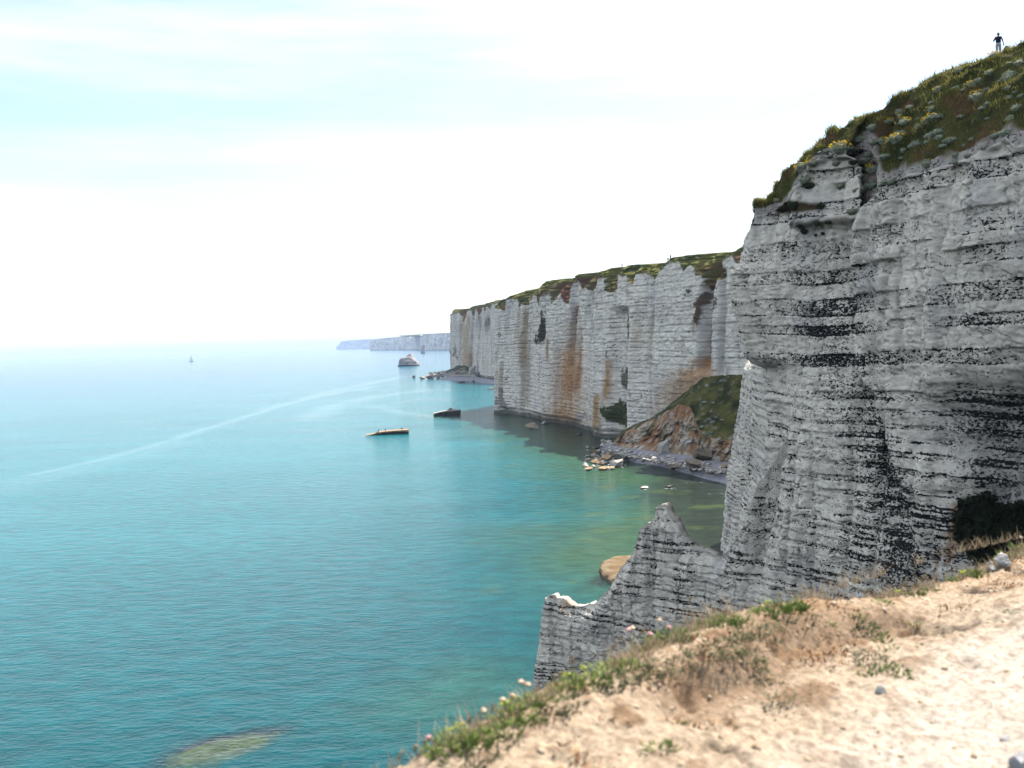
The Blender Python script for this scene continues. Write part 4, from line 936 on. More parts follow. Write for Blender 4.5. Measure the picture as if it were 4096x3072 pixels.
def R5(y, a, b): return (1320 + .1582 * y, 1450 + .1582 * a, 1450 + .1582 * b)
def stack_col(V3):
    w = smooth(3.2, 2.2, V3[:, 2]); c = C3(smooth(-.2, .3, fbm(V3[:, 0] * .1, V3[:, 1] * .1, V3[:, 2] * .02, 3)), np.array([.36, .33, .31]), np.array([.27, .255, .25]))
    return C3(w, c, np.array([.04, .04, .045]))
d1 = at_z(1640, 1463.5, 0)[1]
stack('sea_stack', [R5(935, 880, 1460), R5(905, 890, 1445), R5(870, 900, 1415), R5(800, 925, 1390), R5(720, 955, 1320), R5(695, 985, 1300), R5(688, 1020, 1298), R5(675, 1070, 1290), R5(640, 1120, 1270), R5(605, 1165, 1250), R5(594, 1195, 1235)], d1, .7,
      'squat grey sea stack with a small capped top, left of the far point', 'sea stack', stack_col, MAT_BAY, amp=.06, fscale=.08)
d2 = at_z(1692, 1413.5, 0)[1]
stack('needle_stack', [R5(610, 1460, 1592), R5(590, 1466, 1588), R5(540, 1478, 1584), R5(470, 1488, 1584), R5(400, 1505, 1584), R5(375, 1512, 1582), R5(366, 1530, 1570)], d2, .7,
      'slim pale needle of rock in front of the distant cliffs', 'sea stack', stack_col, MAT_BAY, amp=.04, fscale=.05)
# brown rock behind the spur and the drowned reef
d3 = at_z(2480, 2312, 0)[1]
tan_col = lambda V3: C3(smooth(-.3, .3, fbm(V3[:, 0] * .6, V3[:, 1] * .6, V3[:, 2] * .6, 3)), np.array([.16, .105, .055]), np.array([.25, .19, .12]))
MAT_TAN = cliff_material('rock_tan', 2.5, (1, 1, 1), (0.10, 0.06, 0.03), .1, 2.0)
stack('flat_rock', [(2345, 2330, 2690), (2318, 2385, 2680), (2308, 2402, 2675), (2290, 2402, 2670), (2280, 2404, 2668), (2272, 2410, 2664), (2266, 2422, 2660), (2262, 2445, 2652)], d3 + 4, 1.5, 'flat tan rock half hidden behind the jagged spur', 'rock', tan_col, MAT_TAN, amp=.05, fscale=.3)
rpoly = np.array(REEF)
rx = np.linspace(rpoly[:, 0].min() - 4, rpoly[:, 0].max() + 14, 150); ry = np.linspace(rpoly[:, 1].min() - 5, rpoly[:, 1].max() + 9, 100)
RXg, RYg = np.meshgrid(rx, ry)
RZg, nR, nR2 = reef_z(RXg, RYg)
rc_ = C3(smooth(-.3, .3, nR), np.array([.12, .085, .035]), np.array([.22, .165, .075])); rc_ = C3(.8 * smooth(.1, .4, nR2 + .2 * nR), rc_, np.array([.30, .16, .04])); rc_ = C3(smooth(.08, .28, -nR2), rc_, np.array([.07, .065, .035]))
rc_ = C3(smooth(-1.5, -3.0, RZg), rc_, np.array([.004, .075, .085]))  # deeper parts fade to teal: the water's absorption put into the reef colour
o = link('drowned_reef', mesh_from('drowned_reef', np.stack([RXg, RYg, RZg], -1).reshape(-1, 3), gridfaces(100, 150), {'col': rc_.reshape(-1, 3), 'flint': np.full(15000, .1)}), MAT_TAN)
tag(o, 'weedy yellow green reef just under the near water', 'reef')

# small rubble along the back of the beach and round the tidal pile, uncountable
ico_b = bmesh.new(); bmesh.ops.create_icosphere(ico_b, subdivisions=1, radius=1.0); icP = np.array([v_.co[:] for v_ in ico_b.verts]); icF = np.array([[v_.index for v_ in f.verts] for f in ico_b.faces]); ico_b.free()
rr_ = np.random.default_rng(77); rub = []
for poly_, n_, zz_ in (([(2430, 1775), (2560, 1800), (2700, 1830), (2900, 1860), (2950, 1880), (2950, 1905), (2800, 1885), (2640, 1850), (2500, 1825), (2420, 1800)], 650, 2.2), ([(2350, 1790), (2440, 1780), (2520, 1830), (2500, 1870), (2400, 1880), (2330, 1860)], 160, .25), ([(2400, 1760), (2470, 1770), (2500, 1800), (2420, 1800)], 140, 1.2)):
    k_n = 0
    while k_n < n_:
        px, py = rr_.uniform(2320, 2960), rr_.uniform(1755, 1910)
        if inpoly(np.array([px]), np.array([py]), poly_)[0]: rub.append((*at_z(px, py, zz_ + rr_.uniform(-.3, .3)), rr_.gamma(2.2, .24))); k_n += 1
rub = np.array(rub); sz_ = rub[:, 3].clip(.2, 1.4)
Vr = (rub[:, None, :3] + sz_[:, None, None] * icP[None] * rr_.uniform(.5, 1.25, (len(rub), len(icP), 1)) * np.array([1.1, 1.1, .75])).reshape(-1, 3)
o = link('beach_rubble', mesh_from('beach_rubble', Vr, (icF[None] + (np.arange(len(rub)) * len(icP))[:, None, None]).reshape(-1, 3), None, False), simple_mat('rubble', (.34, .29, .24), (.66, .60, .53), .35, .95, .05, 2.0))
tag(o, 'pale rubble strewn along the back of the bay beach', 'rubble', kind='stuff')

# ------------------------------------------------------------------ wrecked concrete caissons
MAT_CONC = simple_mat('concrete_brown', (0.24, 0.16, 0.10), (0.42, 0.31, 0.21), .5, .95, .1, 2.0)
MAT_CONCD = simple_mat('concrete_shaded', (0.02, 0.02, 0.018), (0.06, 0.055, 0.045), .6, .7, .1, 2.0)  # near-black copy: shade of the hull sides put into the concrete colour
MAT_CONCP = simple_mat('concrete_pale', (0.30, 0.28, 0.24), (0.46, 0.43, 0.38), .6, .95, .1, 2.0)
def prism(name, outline, y0, y1, mat, parent=None, noise=.12, taper=None):
    """outline in the x-z plane swept from y0 to y1, subdivided and roughened"""
    bm = bmesh.new()
    a = [bm.verts.new((x, y0, z)) for x, z in outline]; b = [bm.verts.new((x, y1, z)) for x, z in outline]
    bm.faces.new(a); bm.faces.new(b[::-1]); k = len(a)
    for i in range(k): bm.faces.new((a[i], b[i], b[(i + 1) % k], a[(i + 1) % k]))
    bmesh.ops.triangulate(bm, faces=bm.faces[:])
    for _ in range(4): bmesh.ops.subdivide_edges(bm, edges=[e for e in bm.edges if e.calc_length() > .8], cuts=1, use_grid_fill=True)
    bmesh.ops.recalc_face_normals(bm, faces=bm.faces[:])
    P = np.array([v_.co[:] for v_ in bm.verts]); dN = np.stack([fbm(P[:, 0] * .9 + q, P[:, 1] * .9, P[:, 2] * .9, 3) for q in (0, 40, 80)], -1)
    for v_, d in zip(bm.verts, dN): v_.co += Vector(d * noise)
    me = bpy.data.meshes.new(name); bm.to_mesh(me); bm.free()
    return link(name, me, mat, parent)
q0 = at_z(1548, 1737, 0); sc1 = q0[1] / F
cz = empty('concrete_wreck', (q0[0], q0[1], 0), .05)
prism('hull', [(-93 * sc1, -1.5), (88 * sc1, -1.5), (86 * sc1, .9), (-30 * sc1, .45), (-60 * sc1, .15), (-92 * sc1, -.1)], -3.2, 3.4, MAT_CONCD, cz, .2)
prism('deck', [(-86 * sc1, -.05), (-60 * sc1, .2), (-34 * sc1, .5), (-33 * sc1, .85), (0, 1.0), (40 * sc1, 1.15), (87 * sc1, 1.0), (87 * sc1, 1.75), (60 * sc1, 1.75), (0, 1.5), (-34 * sc1, 1.25), (-36 * sc1, .75), (-62 * sc1, .42), (-86 * sc1, .12)], -3.6, 3.5, MAT_CONC, cz, .12)
for xq in (-33, -6, 58): prism('bollard', [(xq * sc1 - .2, 1.3), (xq * sc1 + .2, 1.3), (xq * sc1 + .18, 2.1), (xq * sc1 - .18, 2.1)], 1.0, 1.4, MAT_CONCD, cz, .02)
prism('beam', [(58 * sc1 - .7, 2.08), (58 * sc1 + .6, 2.08), (58 * sc1 + .6, 2.3), (58 * sc1 - .7, 2.3)], 1.0, 1.4, MAT_CONCD, cz, .02)
cz.scale = (1, 1, 1.2)
tag(cz, 'long brown concrete wreck tilting into the sea at one end', 'wreck', 'concrete wrecks in the bay')
q1 = at_z(1788, 1664, 0); sc2 = q1[1] / F
cz = empty('concrete_wreck', (q1[0], q1[1], 0), .11)
prism('hull', [(-54 * sc2, -1.5), (52 * sc2, -1.5), (52 * sc2, .8), (56 * sc2, 2.4), (-20 * sc2, 2.0), (-53 * sc2, 1.2), (-51 * sc2, .4)], -2.6, 3.0, MAT_CONCD, cz, .18)
prism('deck', [(-53 * sc2, 1.2), (-20 * sc2, 2.0), (56 * sc2, 2.4), (56 * sc2, 2.75), (15 * sc2, 2.75), (-20 * sc2, 2.35), (-53 * sc2, 1.5)], -2.9, 3.3, MAT_CONCP, cz, .14)
prism('block', [(5 * sc2, 2.6), (26 * sc2, 2.6), (24 * sc2, 3.1), (20 * sc2, 3.15), (20 * sc2, 3.7), (9 * sc2, 3.6), (8 * sc2, 3.1), (5 * sc2, 3.0)], -1.2, 1.4, MAT_CONCP, cz, .12)
cz.scale = (1, 1, 1.35)
tag(cz, 'dark boxy concrete wreck with a pale block on its deck', 'wreck', 'concrete wrecks in the bay')

# ------------------------------------------------------------------ boats
MAT_SAIL = simple_mat('sail_cloth', (.84, .84, .84), (.88, .88, .87), .3, .7, 0, trans=.5)
MAT_HULL = simple_mat('hull_dark', (.05, .06, .08), (.07, .08, .10), .3, .4, 0)
MAT_HULLW = simple_mat('hull_white', (.75, .75, .76), (.8, .8, .8), .3, .4, 0)
MAT_FOAM = simple_mat('foam', (.78, .82, .84), (.85, .88, .9), .3, .8, 0)
def hull_mesh(L, B, Hh):
    vs = []; st_h = np.linspace(-.5, .5, 13)
    for t in st_h:
        w = B * .5 * (1 - max(0, (t + .1) / .6) ** 2) if t > -.1 else B * .5 * (.82 + .18 * (t + .5) / .4)
        sh = Hh * (1 + .25 * max(0, t) * 2)
        vs += [(t * L, -w, sh), (t * L, -w * .75, .25 * Hh), (t * L, 0, -.35 * Hh), (t * L, w * .75, .25 * Hh), (t * L, w, sh)]
    f = []
    for i in range(12):
        for j in range(4): a = i * 5 + j; f.append((a, a + 5, a + 6, a + 1))
        f.append((i * 5 + 4, i * 5 + 9, i * 5 + 5, i * 5))
    f.append((0, 1, 2, 3, 4))
    me = bpy.data.meshes.new('hull'); me.from_pydata(vs, [], f); return me
def sailboat(px, py, hpx, label, rz):
    p = at_z(px, py, 0); h = hpx / F * p[1]; L = h * .85
    e = empty('sailboat', (p[0], p[1], 0), rz)
    link('hull', hull_mesh(L, L * .3, h * .06), MAT_HULL, e)
    def tri(name, pts, th):
        a = [(x, th, z) for x, z in pts]; b = [(x, -th, z) for x, z in pts]; k = len(pts)
        me = bpy.data.meshes.new(name); me.from_pydata(a + b, [], [tuple(range(k)), tuple(range(2 * k - 1, k - 1, -1))] + [(i, k + i, k + (i + 1) % k, (i + 1) % k) for i in range(k)]); link(name, me, MAT_SAIL, e)
    tri('mainsail', [(0, .1 * h), (-.42 * L, .1 * h), (-.36 * L, .4 * h), (-.2 * L, .8 * h), (-.01 * L, h)], .02 * L)
    tri('jib', [(.03 * L, .85 * h), (.44 * L, .08 * h), (.05 * L, .1 * h)], .02 * L)
    prism('mast', [(-.012 * L, 0), (.012 * L, 0), (.008 * L, 1.02 * h), (-.008 * L, 1.02 * h)], -.012 * L, .012 * L, MAT_HULLW, e, 0)
    tag(e, label, 'sailboat', 'boats on the far sea'); return e
sailboat(765, 1446, 25, 'white sailed boat standing tallest on the open sea', 1.0)
sailboat(987, 1410.5, 7, 'tiny pale sailboat close under the horizon', .9)
p = at_z(1456, 1405.5, 0); e = empty('motorboat', (p[0], p[1], 0), math.pi - .1)
link('hull', hull_mesh(13, 4.2, 2.0), MAT_HULLW, e)
prism('cabin', [(-3, 1.7), (2.5, 1.7), (1.4, 3.6), (-2.6, 3.6)], -1.4, 1.4, MAT_HULLW, e, 0)
wk = bpy.data.meshes.new('wake'); wv = []; wf = []
for i in range(24):
    t = i / 23; w = 1.2 + 4.5 * t; hgt_ = .9 * (1 - t) ** 1.5 + .06
    wv += [(-4 - 62 * t, -w, .02), (-4 - 62 * t, -.4 * w, hgt_ * (.8 + .4 * random.random())), (-4 - 62 * t, .4 * w, hgt_ * (.8 + .4 * random.random())), (-4 - 62 * t, w, .02)]
    if i: wf += [(4 * i - 4 + j, 4 * i + j, 4 * i + j + 1, 4 * i - 3 + j) for j in range(3)]
wk.from_pydata(wv, [], wf); link('wake', wk, MAT_FOAM, e)
tag(e, 'white motorboat trailing a wake before the distant cliffs', 'motorboat', 'boats on the far sea')

# ------------------------------------------------------------------ turf on the headland slope (uncountable)
def blades(name, roots, heights, widths, lean, mat, seed=0, segs=1, ndir=None):
    """grass blades as slim bent triangles, all in one mesh"""
    r = np.random.default_rng(seed); n_ = len(roots)
    a = r.uniform(0, 2 * np.pi, n_); dx = np.cos(a); dy = np.sin(a)
    b = r.uniform(0, 2 * np.pi, n_); L = r.uniform(.2, 1.0, n_) * lean
    tip = roots + np.stack([np.cos(b) * L * heights, np.sin(b) * L * heights, heights], -1)
    if ndir is not None: tip[:, 0] += ndir[0] * heights; tip[:, 1] += ndir[1] * heights
    off_ = np.stack([dx * widths, dy * widths, 0 * widths], -1)
    midp = (roots + tip) / 2 + np.stack([0 * heights, 0 * heights, .12 * heights], -1)
    V_ = np.stack([roots - off_, roots + off_, midp + off_ * .6, midp - off_ * .6, tip], 1).reshape(-1, 3)
    i = np.arange(n_) * 5
    q = np.stack([i, i + 1, i + 2], -1); q2 = np.stack([i, i + 2, i + 3], -1); t = np.stack([i + 3, i + 2, i + 4], -1)
    me = mesh_from(name, V_, np.concatenate([q, q2, t]), None, False)
    return link(name, me, mat)
MAT_TURF = simple_mat('turf_blades', (0.07, 0.085, 0.016), (0.36, 0.31, 0.09), .45, .9, 0, trans=.35)
vis = (gU > 2960) & (gU < 4200) & (gV > -50) & (rk < .4)
ids = np.argwhere(vis)
pick = ids[rng.integers(0, len(ids), 95000)]
rts = np.stack([RX[pick[:, 0], pick[:, 1]], RY[pick[:, 0], pick[:, 1]], RZ[pick[:, 0], pick[:, 1]]], -1) + rng.normal(0, .12, (len(pick), 3)) * np.array([1, 1, .1])
rts[:, 2] -= .05
dens_ = (fbm(rts[:, 0] * .4, rts[:, 1] * .4, rts[:, 2] * .7, 3) > -.15) & (rng.uniform(0, 1, len(rts)) < .12 + 5.0 * np.clip(terr[pick[:, 0], pick[:, 1]] - .06, 0, 1))
rts = rts[dens_]
blades('turf_grass', rts, rng.gamma(4, .055, len(rts)).clip(.08, .5), rng.uniform(.018, .04, len(rts)), .8, MAT_TURF, 1, ndir=(-.35, -.35))
tag(bpy.data.objects['turf_grass'], 'short tufty grass covering the headland slope', 'grass', kind='stuff')
# taller stalks along the skyline
cc_ = cr_xy[(cr_xy[:, 1] > 60)]; cz_ = cr_z[(cr_xy[:, 1] > 60)]
k_ = rng.integers(0, len(cc_), 420); k_ = k_[fbm(cc_[k_, 0] * .8, cc_[k_, 1] * .8, k_ * 0., 2) > .08]
skr = np.c_[cc_[k_] + rng.normal(0, .15, (len(k_), 2)), cz_[k_] - .05]
blades('skyline_stalks', skr, rng.uniform(.25, .75, len(k_)), rng.uniform(.008, .018, len(k_)), .5, simple_mat('dry_stalk', (.12, .08, .05), (.2, .13, .08), 2, .9, 0), 2)
tag(bpy.data.objects['skyline_stalks'], 'thin dry stalks along the headland skyline', 'grass', kind='stuff')

# ------------------------------------------------------------------ shrubs on the headland
MAT_SILVER = simple_mat('silver_leaf', (0.24, 0.28, 0.17), (0.52, 0.55, 0.42), 3.0, .8, 0, obj_random=.3, trans=.2)
MAT_DKLEAF = simple_mat('dark_leaf', (0.018, 0.028, 0.012), (0.05, 0.07, 0.03), 2.0, .8, 0, obj_random=.3, trans=.15)
MAT_YEL = simple_mat('yellow_petal', (0.55, 0.33, 0.015), (0.75, 0.52, 0.03), 4.0, .8, 0, trans=.25)
def leaf_cloud(name, nleaf, size, seed, flat=.75, core=True, shape=None):
    r = np.random.default_rng(seed)
    d = r.normal(size=(nleaf, 3)); d[:, 2] = np.abs(d[:, 2]) * .9 - .1; d /= np.linalg.norm(d, axis=1)[:, None]
    rad = r.uniform(.72, 1.03, nleaf) * (1 + .28 * fbm(d[:, 0] * 1.7 + seed, d[:, 1] * 1.7, d[:, 2] * 1.7, 3) * 1.6)
    c = d * rad[:, None]; c[:, 2] *= flat
    nr_ = d + r.normal(0, .55, (nleaf, 3)); nr_ /= np.linalg.norm(nr_, axis=1)[:, None]
    a = np.cross(nr_, r.normal(size=(nleaf, 3))); a /= np.linalg.norm(a, axis=1)[:, None]; b = np.cross(nr_, a)
    s = size * r.uniform(.6, 1.3, nleaf)[:, None]
    V_ = np.stack([c - a * s, c + b * s * .5, c + a * s, c - b * s * .5], 1).reshape(-1, 3)
    i = np.arange(nleaf) * 4; fs = np.stack([i, i + 1, i + 2, i + 3], -1)
    if core:
        bm = bmesh.new(); bmesh.ops.create_icosphere(bm, subdivisions=2, radius=.78)
        P = np.array([v_.co[:] for v_ in bm.verts]); P *= (1 + .25 * fbm(P[:, 0] * 1.7 + seed, P[:, 1] * 1.7, P[:, 2] * 1.7, 3) * 1.6)[:, None]; P[:, 2] *= flat
        ft = np.array([[v_.index for v_ in f.verts] for f in bm.faces]); bm.free()
        ft = np.c_[ft, ft[:, 2]] + len(V_)
        me = bpy.data.meshes.new(name)
        me.from_pydata(np.vstack([V_, P]).tolist(), [], fs.tolist() + [list(f[:3]) for f in ft.tolist()])
        return me, c
    return mesh_from(name, V_, fs, None, False), c
SHR = []; DSH = []
for i in range(6):
    me, c = leaf_cloud('foliage', 340, .14, 200 + i, .7 + .06 * i); me.materials.append(MAT_SILVER)
    r = np.random.default_rng(300 + i)
    def flowers(nf, spread):
        d = r.normal(size=(nf, 3)); d[:, 2] = np.abs(d[:, 2]) + .3; d /= np.linalg.norm(d, axis=1)[:, None]
        bias = r.normal(size=2); bias /= np.linalg.norm(bias); d = d[(d[:, :2] @ bias) > -spread]
        cpos = d * r.uniform(1.0, 1.32, len(d))[:, None]; cpos[:, 2] *= .8
        a = r.normal(size=(len(d), 3)); a /= np.linalg.norm(a, axis=1)[:, None]; b = np.cross(a, r.normal(size=(len(d), 3))); b /= np.linalg.norm(b, axis=1)[:, None]
        s = r.uniform(.09, .16, len(d))[:, None]
        V_ = np.concatenate([np.stack([cpos - a * s, cpos + b * s, cpos + a * s, cpos - b * s], 1).reshape(-1, 3)])
        k = np.arange(len(d)) * 4; mf = mesh_from('flowers', V_, np.stack([k, k + 1, k + 2, k + 3], -1), None, False); mf.materials.append(MAT_YEL); return mf
    SHR.append((me, flowers(75, .35), flowers(26, .2)))
    me2 = me.copy(); me2.materials.clear(); me2.materials.append(MAT_DKLEAF); DSH.append(me2)
shr = []
S2 = lambda L: [(3400 + .3146 * a, 150 + .3146 * b, .3146 * w, k) for a, b, w, k in L]
S8 = lambda L: [(3000 + .3014 * a, 500 + .3014 * b, .3014 * w, k) for a, b, w, k in L]
shr += S2([(1840, 225, 130, 'Y'), (2020, 330, 60, 'n'), (2150, 320, 100, 'n'), (1390, 410, 110, 'Y'), (1790, 440, 120, 'y'), (2040, 500, 170, 'y'), (1560, 590, 120, 'Y'), (1640, 545, 90, 'n'), (1130, 655, 100, 'Y'), (1360, 640, 110, 'n'), (1440, 665, 60, 'n'), (2010, 640, 70, 'n'),
    (1630, 745, 180, 'y'), (1740, 660, 90, 'n'), (2030, 765, 100, 'n'), (1760, 840, 90, 'n'), (1700, 890, 90, 'n'), (760, 885, 70, 'n'), (630, 950, 100, 'n'), (1050, 910, 120, 'y'), (1040, 830, 80, 'n'), (1080, 1010, 170, 'y'), (980, 1060, 120, 'Y'), (880, 1130, 100, 'y'), (510, 1060, 110, 'Y'), (700, 1065, 140, 'Y'),
    (870, 1030, 50, 'n'), (1410, 1000, 80, 'n'), (1750, 1030, 60, 'n'), (290, 1140, 120, 'n'), (410, 1310, 110, 'Y'), (650, 1230, 130, 'n'), (600, 1280, 170, 'Y'), (1130, 1200, 130, 'n'), (1030, 1250, 150, 'n'), (1150, 1270, 120, 'n'), (1290, 1300, 150, 'y'), (1190, 1370, 100, 'n'), (980, 1330, 80, 'n'), (850, 1350, 120, 'n'), (780, 1380, 80, 'n'), (680, 1430, 70, 'n'), (440, 1510, 120, 'n'), (650, 1530, 60, 'n'),
    (990, 1600, 140, 'y'), (1340, 1490, 90, 'y'), (1460, 1370, 60, 'n'), (1550, 1290, 60, 'n'), (1980, 1200, 150, 'n'), (1860, 1240, 150, 'y'), (2050, 1030, 110, 'n'), (2120, 890, 120, 'n'), (2110, 690, 70, 'n'), (1700, 1400, 70, 'n'), (1500, 1500, 90, 'n'), (1360, 1580, 120, 'n'), (2180, 740, 80, 'n')])
shr += S8([(1460, 180, 150, 'Y'), (1210, 300, 200, 'Y'), (1640, 220, 120, 'n'), (1580, 380, 120, 'n'), (1540, 450, 150, 'n'), (1660, 570, 200, 'Y'), (1540, 690, 120, 'Y'), (820, 500, 130, 'Y'), (700, 560, 150, 'Y'), (740, 720, 150, 'Y'), (790, 790, 150, 'd'), (1090, 395, 70, 'n'), (1150, 505, 110, 'y'), (1370, 490, 90, 'd'), (1210, 800, 130, 'y'),
    (1470, 850, 130, 'n'), (1620, 790, 150, 'n'), (1690, 860, 100, 'n'), (1790, 755, 90, 'n'), (1880, 745, 120, 'n'), (1390, 870, 55, 'Y'), (370, 995, 100, 'y'), (590, 1050, 150, 'd'), (930, 1070, 100, 'd'), (1370, 1140, 150, 'n'), (1040, 1285, 90, 'd'), (900, 1295, 90, 'd'), (680, 1335, 100, 'd'), (720, 1405, 100, 'd'), (970, 1435, 60, 'd'), (880, 1455, 60, 'd'), (1010, 340, 90, 'n')])
def zone(px, py):
    if px < 3345 and py > 790: return 'on the corner chalk ledges'
    if px < 3345: return 'around the corner block'
    if px < 3500 and py > 560: return 'in the chalk gully'
    ce = np.interp(px, CR[:, 0], CR[:, 1]); fe = np.interp(px, FT[:, 0], FT[:, 1]); t = (py - ce) / (fe - ce)
    if t < .28: return 'just below the skyline'
    if t < .55: return 'on the upper turf slope'
    if t < .82: return 'on the lower turf slope'
    return 'along the turf lip'
KN = {'Y': 'golden flowered silvery shrub', 'y': 'silvery shrub with sparse yellow flowers', 'n': 'plain silvery shrub', 'd': 'dark green shrub'}
cnt = {}
for px, py, w, k in sorted(shr):
    loc, nor = drop(bvh_near, px, py + w * .12)
    if loc is None: continue
    rad = w / F * loc.y * .62
    z_ = zone(px, py); key = (z_, k); cnt[key] = cnt.get(key, 0) + 1
    o = empty('silver_shrub' if k != 'd' else 'dark_shrub', (loc.x, loc.y, loc.z), rng.uniform(0, 6.28))
    s = rad; o.scale = (s * rng.uniform(.95, 1.2), s * rng.uniform(.9, 1.1), s * rng.uniform(.75, .95))
    i = rng.integers(6)
    f = bpy.data.objects.new('foliage', SHR[i][0] if k != 'd' else DSH[i]); COL.objects.link(f); f.parent = o
    if k in 'Yy':
        f = bpy.data.objects.new('blossoms', SHR[i][1 if k == 'Y' else 2]); COL.objects.link(f); f.parent = o; f['kind'] = 'stuff'
    tag(o, '%s %s, %s from left' % (KN[k], z_, ORD[cnt[key] - 1]), 'shrub', 'shrubs on the headland')

# shrubs on the slumped slope across the bay
for i, (a, b, w, k) in enumerate(((1370, 640, 60, 'Y'), (1470, 660, 60, 'Y'), (1520, 690, 60, 'n'), (1430, 700, 60, 'n'), (1550, 570, 70, 'y'), (1620, 505, 60, 'Y'), (1690, 565, 60, 'y'), (1740, 605, 70, 'n'), (1640, 350, 60, 'n'), (1750, 355, 50, 'n'), (1720, 730, 60, 'y'), (1860, 570, 50, 'n'), (1790, 540, 50, 'n'), (1610, 660, 70, 'n'))):
    px, py = R2(a, b); loc, nor = drop(bvh_slump, px, py)
    if loc is None: continue
    rad = w * .3165 / F * loc.y * .6; o = empty('silver_shrub', loc, rng.uniform(0, 6.28)); o.scale = (rad * 1.1, rad, rad * .8); j = rng.integers(6)
    f = bpy.data.objects.new('foliage', SHR[j][0]); COL.objects.link(f); f.parent = o
    if k in 'Yy': f = bpy.data.objects.new('blossoms', SHR[j][1 if k == 'Y' else 2]); COL.objects.link(f); f.parent = o; f['kind'] = 'stuff'
    tag(o, '%s %s on the dark slumped slope, %s counted along the slope' % ('yellow flowered' if k in 'Yy' else 'plain grey', 'shrub', ORD[i]), 'shrub', 'shrubs on the slumped slope')

# dark bush filling the hollow at the headland's foot
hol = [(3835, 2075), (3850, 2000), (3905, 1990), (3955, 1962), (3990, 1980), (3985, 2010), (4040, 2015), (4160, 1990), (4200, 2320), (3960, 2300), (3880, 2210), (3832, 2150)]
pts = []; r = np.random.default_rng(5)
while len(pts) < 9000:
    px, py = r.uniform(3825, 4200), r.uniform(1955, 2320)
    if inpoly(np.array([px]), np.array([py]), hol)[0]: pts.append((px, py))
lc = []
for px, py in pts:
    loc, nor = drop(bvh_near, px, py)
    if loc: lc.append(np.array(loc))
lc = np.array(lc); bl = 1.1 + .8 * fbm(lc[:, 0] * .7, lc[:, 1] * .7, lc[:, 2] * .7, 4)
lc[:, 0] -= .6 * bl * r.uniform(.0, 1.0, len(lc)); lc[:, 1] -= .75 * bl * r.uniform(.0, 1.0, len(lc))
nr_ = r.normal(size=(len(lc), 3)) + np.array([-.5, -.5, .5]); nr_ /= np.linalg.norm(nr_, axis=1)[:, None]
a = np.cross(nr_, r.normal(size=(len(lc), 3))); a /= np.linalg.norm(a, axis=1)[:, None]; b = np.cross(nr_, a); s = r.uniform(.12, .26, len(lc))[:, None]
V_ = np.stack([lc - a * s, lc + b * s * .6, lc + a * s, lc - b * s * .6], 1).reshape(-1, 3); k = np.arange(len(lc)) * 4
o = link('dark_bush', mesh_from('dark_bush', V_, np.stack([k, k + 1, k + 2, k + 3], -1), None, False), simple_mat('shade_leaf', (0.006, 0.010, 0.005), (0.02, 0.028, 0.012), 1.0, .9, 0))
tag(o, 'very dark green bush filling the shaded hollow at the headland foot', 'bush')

# ------------------------------------------------------------------ people
MAT_SKIN = simple_mat('skin', (.16, .085, .06), (.20, .11, .08), 6, .7, 0)
MAT_NAVY = simple_mat('navy_cloth', (.012, .014, .04), (.018, .02, .055), 6, .9, 0)
MAT_TROU = simple_mat('grey_trousers', (.36, .35, .34), (.44, .43, .42), 6, .9, 0)
MAT_HAIR = simple_mat('dark_hair', (.012, .009, .008), (.02, .015, .012), 20, .7, 0)
MAT_SHOE = simple_mat('dark_shoe', (.03, .03, .03), (.05, .05, .05), 6, .8, 0)
def skin(name, verts, edges, radii, root, sub=1):
    me = bpy.data.meshes.new(name); me.from_pydata(verts, edges, []); o = bpy.data.objects.new(name, me); COL.objects.link(o)
    md = o.modifiers.new('skin', 'SKIN'); md.use_smooth_shade = True
    for i, rd in enumerate(radii):
        me.skin_vertices[0].data[i].radius = (rd, rd) if not isinstance(rd, tuple) else rd
        me.skin_vertices[0].data[i].use_root = (i == root)
    sb = o.modifiers.new('sub', 'SUBSURF'); sb.levels = sub; sb.render_levels = sub
    dg = bpy.context.evaluated_depsgraph_get(); ev = o.evaluated_get(dg)
    m2 = bpy.data.meshes.new_from_object(ev); bpy.data.objects.remove(o); m2.name = name
    return m2
def chain_mesh(chains, root=0, sub=1, name='body'):
    """chains: list of lists of (x,y,z,r); equal points are welded"""
    vs = []; rs2 = []; es = []; key = {}
    for ch in chains:
        prev = None
        for (x, y, z, rr_) in ch:
            kk = (round(x, 3), round(y, 3), round(z, 3))
            if kk not in key: key[kk] = len(vs); vs.append((x, y, z)); rs2.append(rr_)
            if prev is not None and prev != key[kk]: es.append((prev, key[kk]))
            prev = key[kk]
    return skin(name, vs, es, rs2, root, sub)
def hand(w, d, s, m):
    """palm and five fingers from the wrist along direction d"""
    w = np.array(w[:3]); d = np.array(d, float); d /= np.linalg.norm(d); side = np.cross(d, (0, 1, 0)); side /= np.linalg.norm(side) + 1e-9
    nrm_ = np.cross(side, d); palm = w + d * .075
    out_ = [[(*w, .026), (*palm, .034)]]
    for j, (o_, L) in enumerate(((-.03, .07), (-.01, .08), (.01, .075), (.03, .06))):
        b0 = palm + side * o_; b1 = b0 + d * (.03 + L * .5); b2 = b1 + d * L * .4 + nrm_ * .02 * m
        out_.append([(*palm, .034), (*(b0 + d * .028), .010), (*b1, .009), (*b2, .008)])
    t0 = w + d * .03 + side * .035 * s; t1 = t0 + d * .04 + side * .02 * s
    out_.append([(*w, .026), (*t0, .012), (*t1, .009)])
    return out_
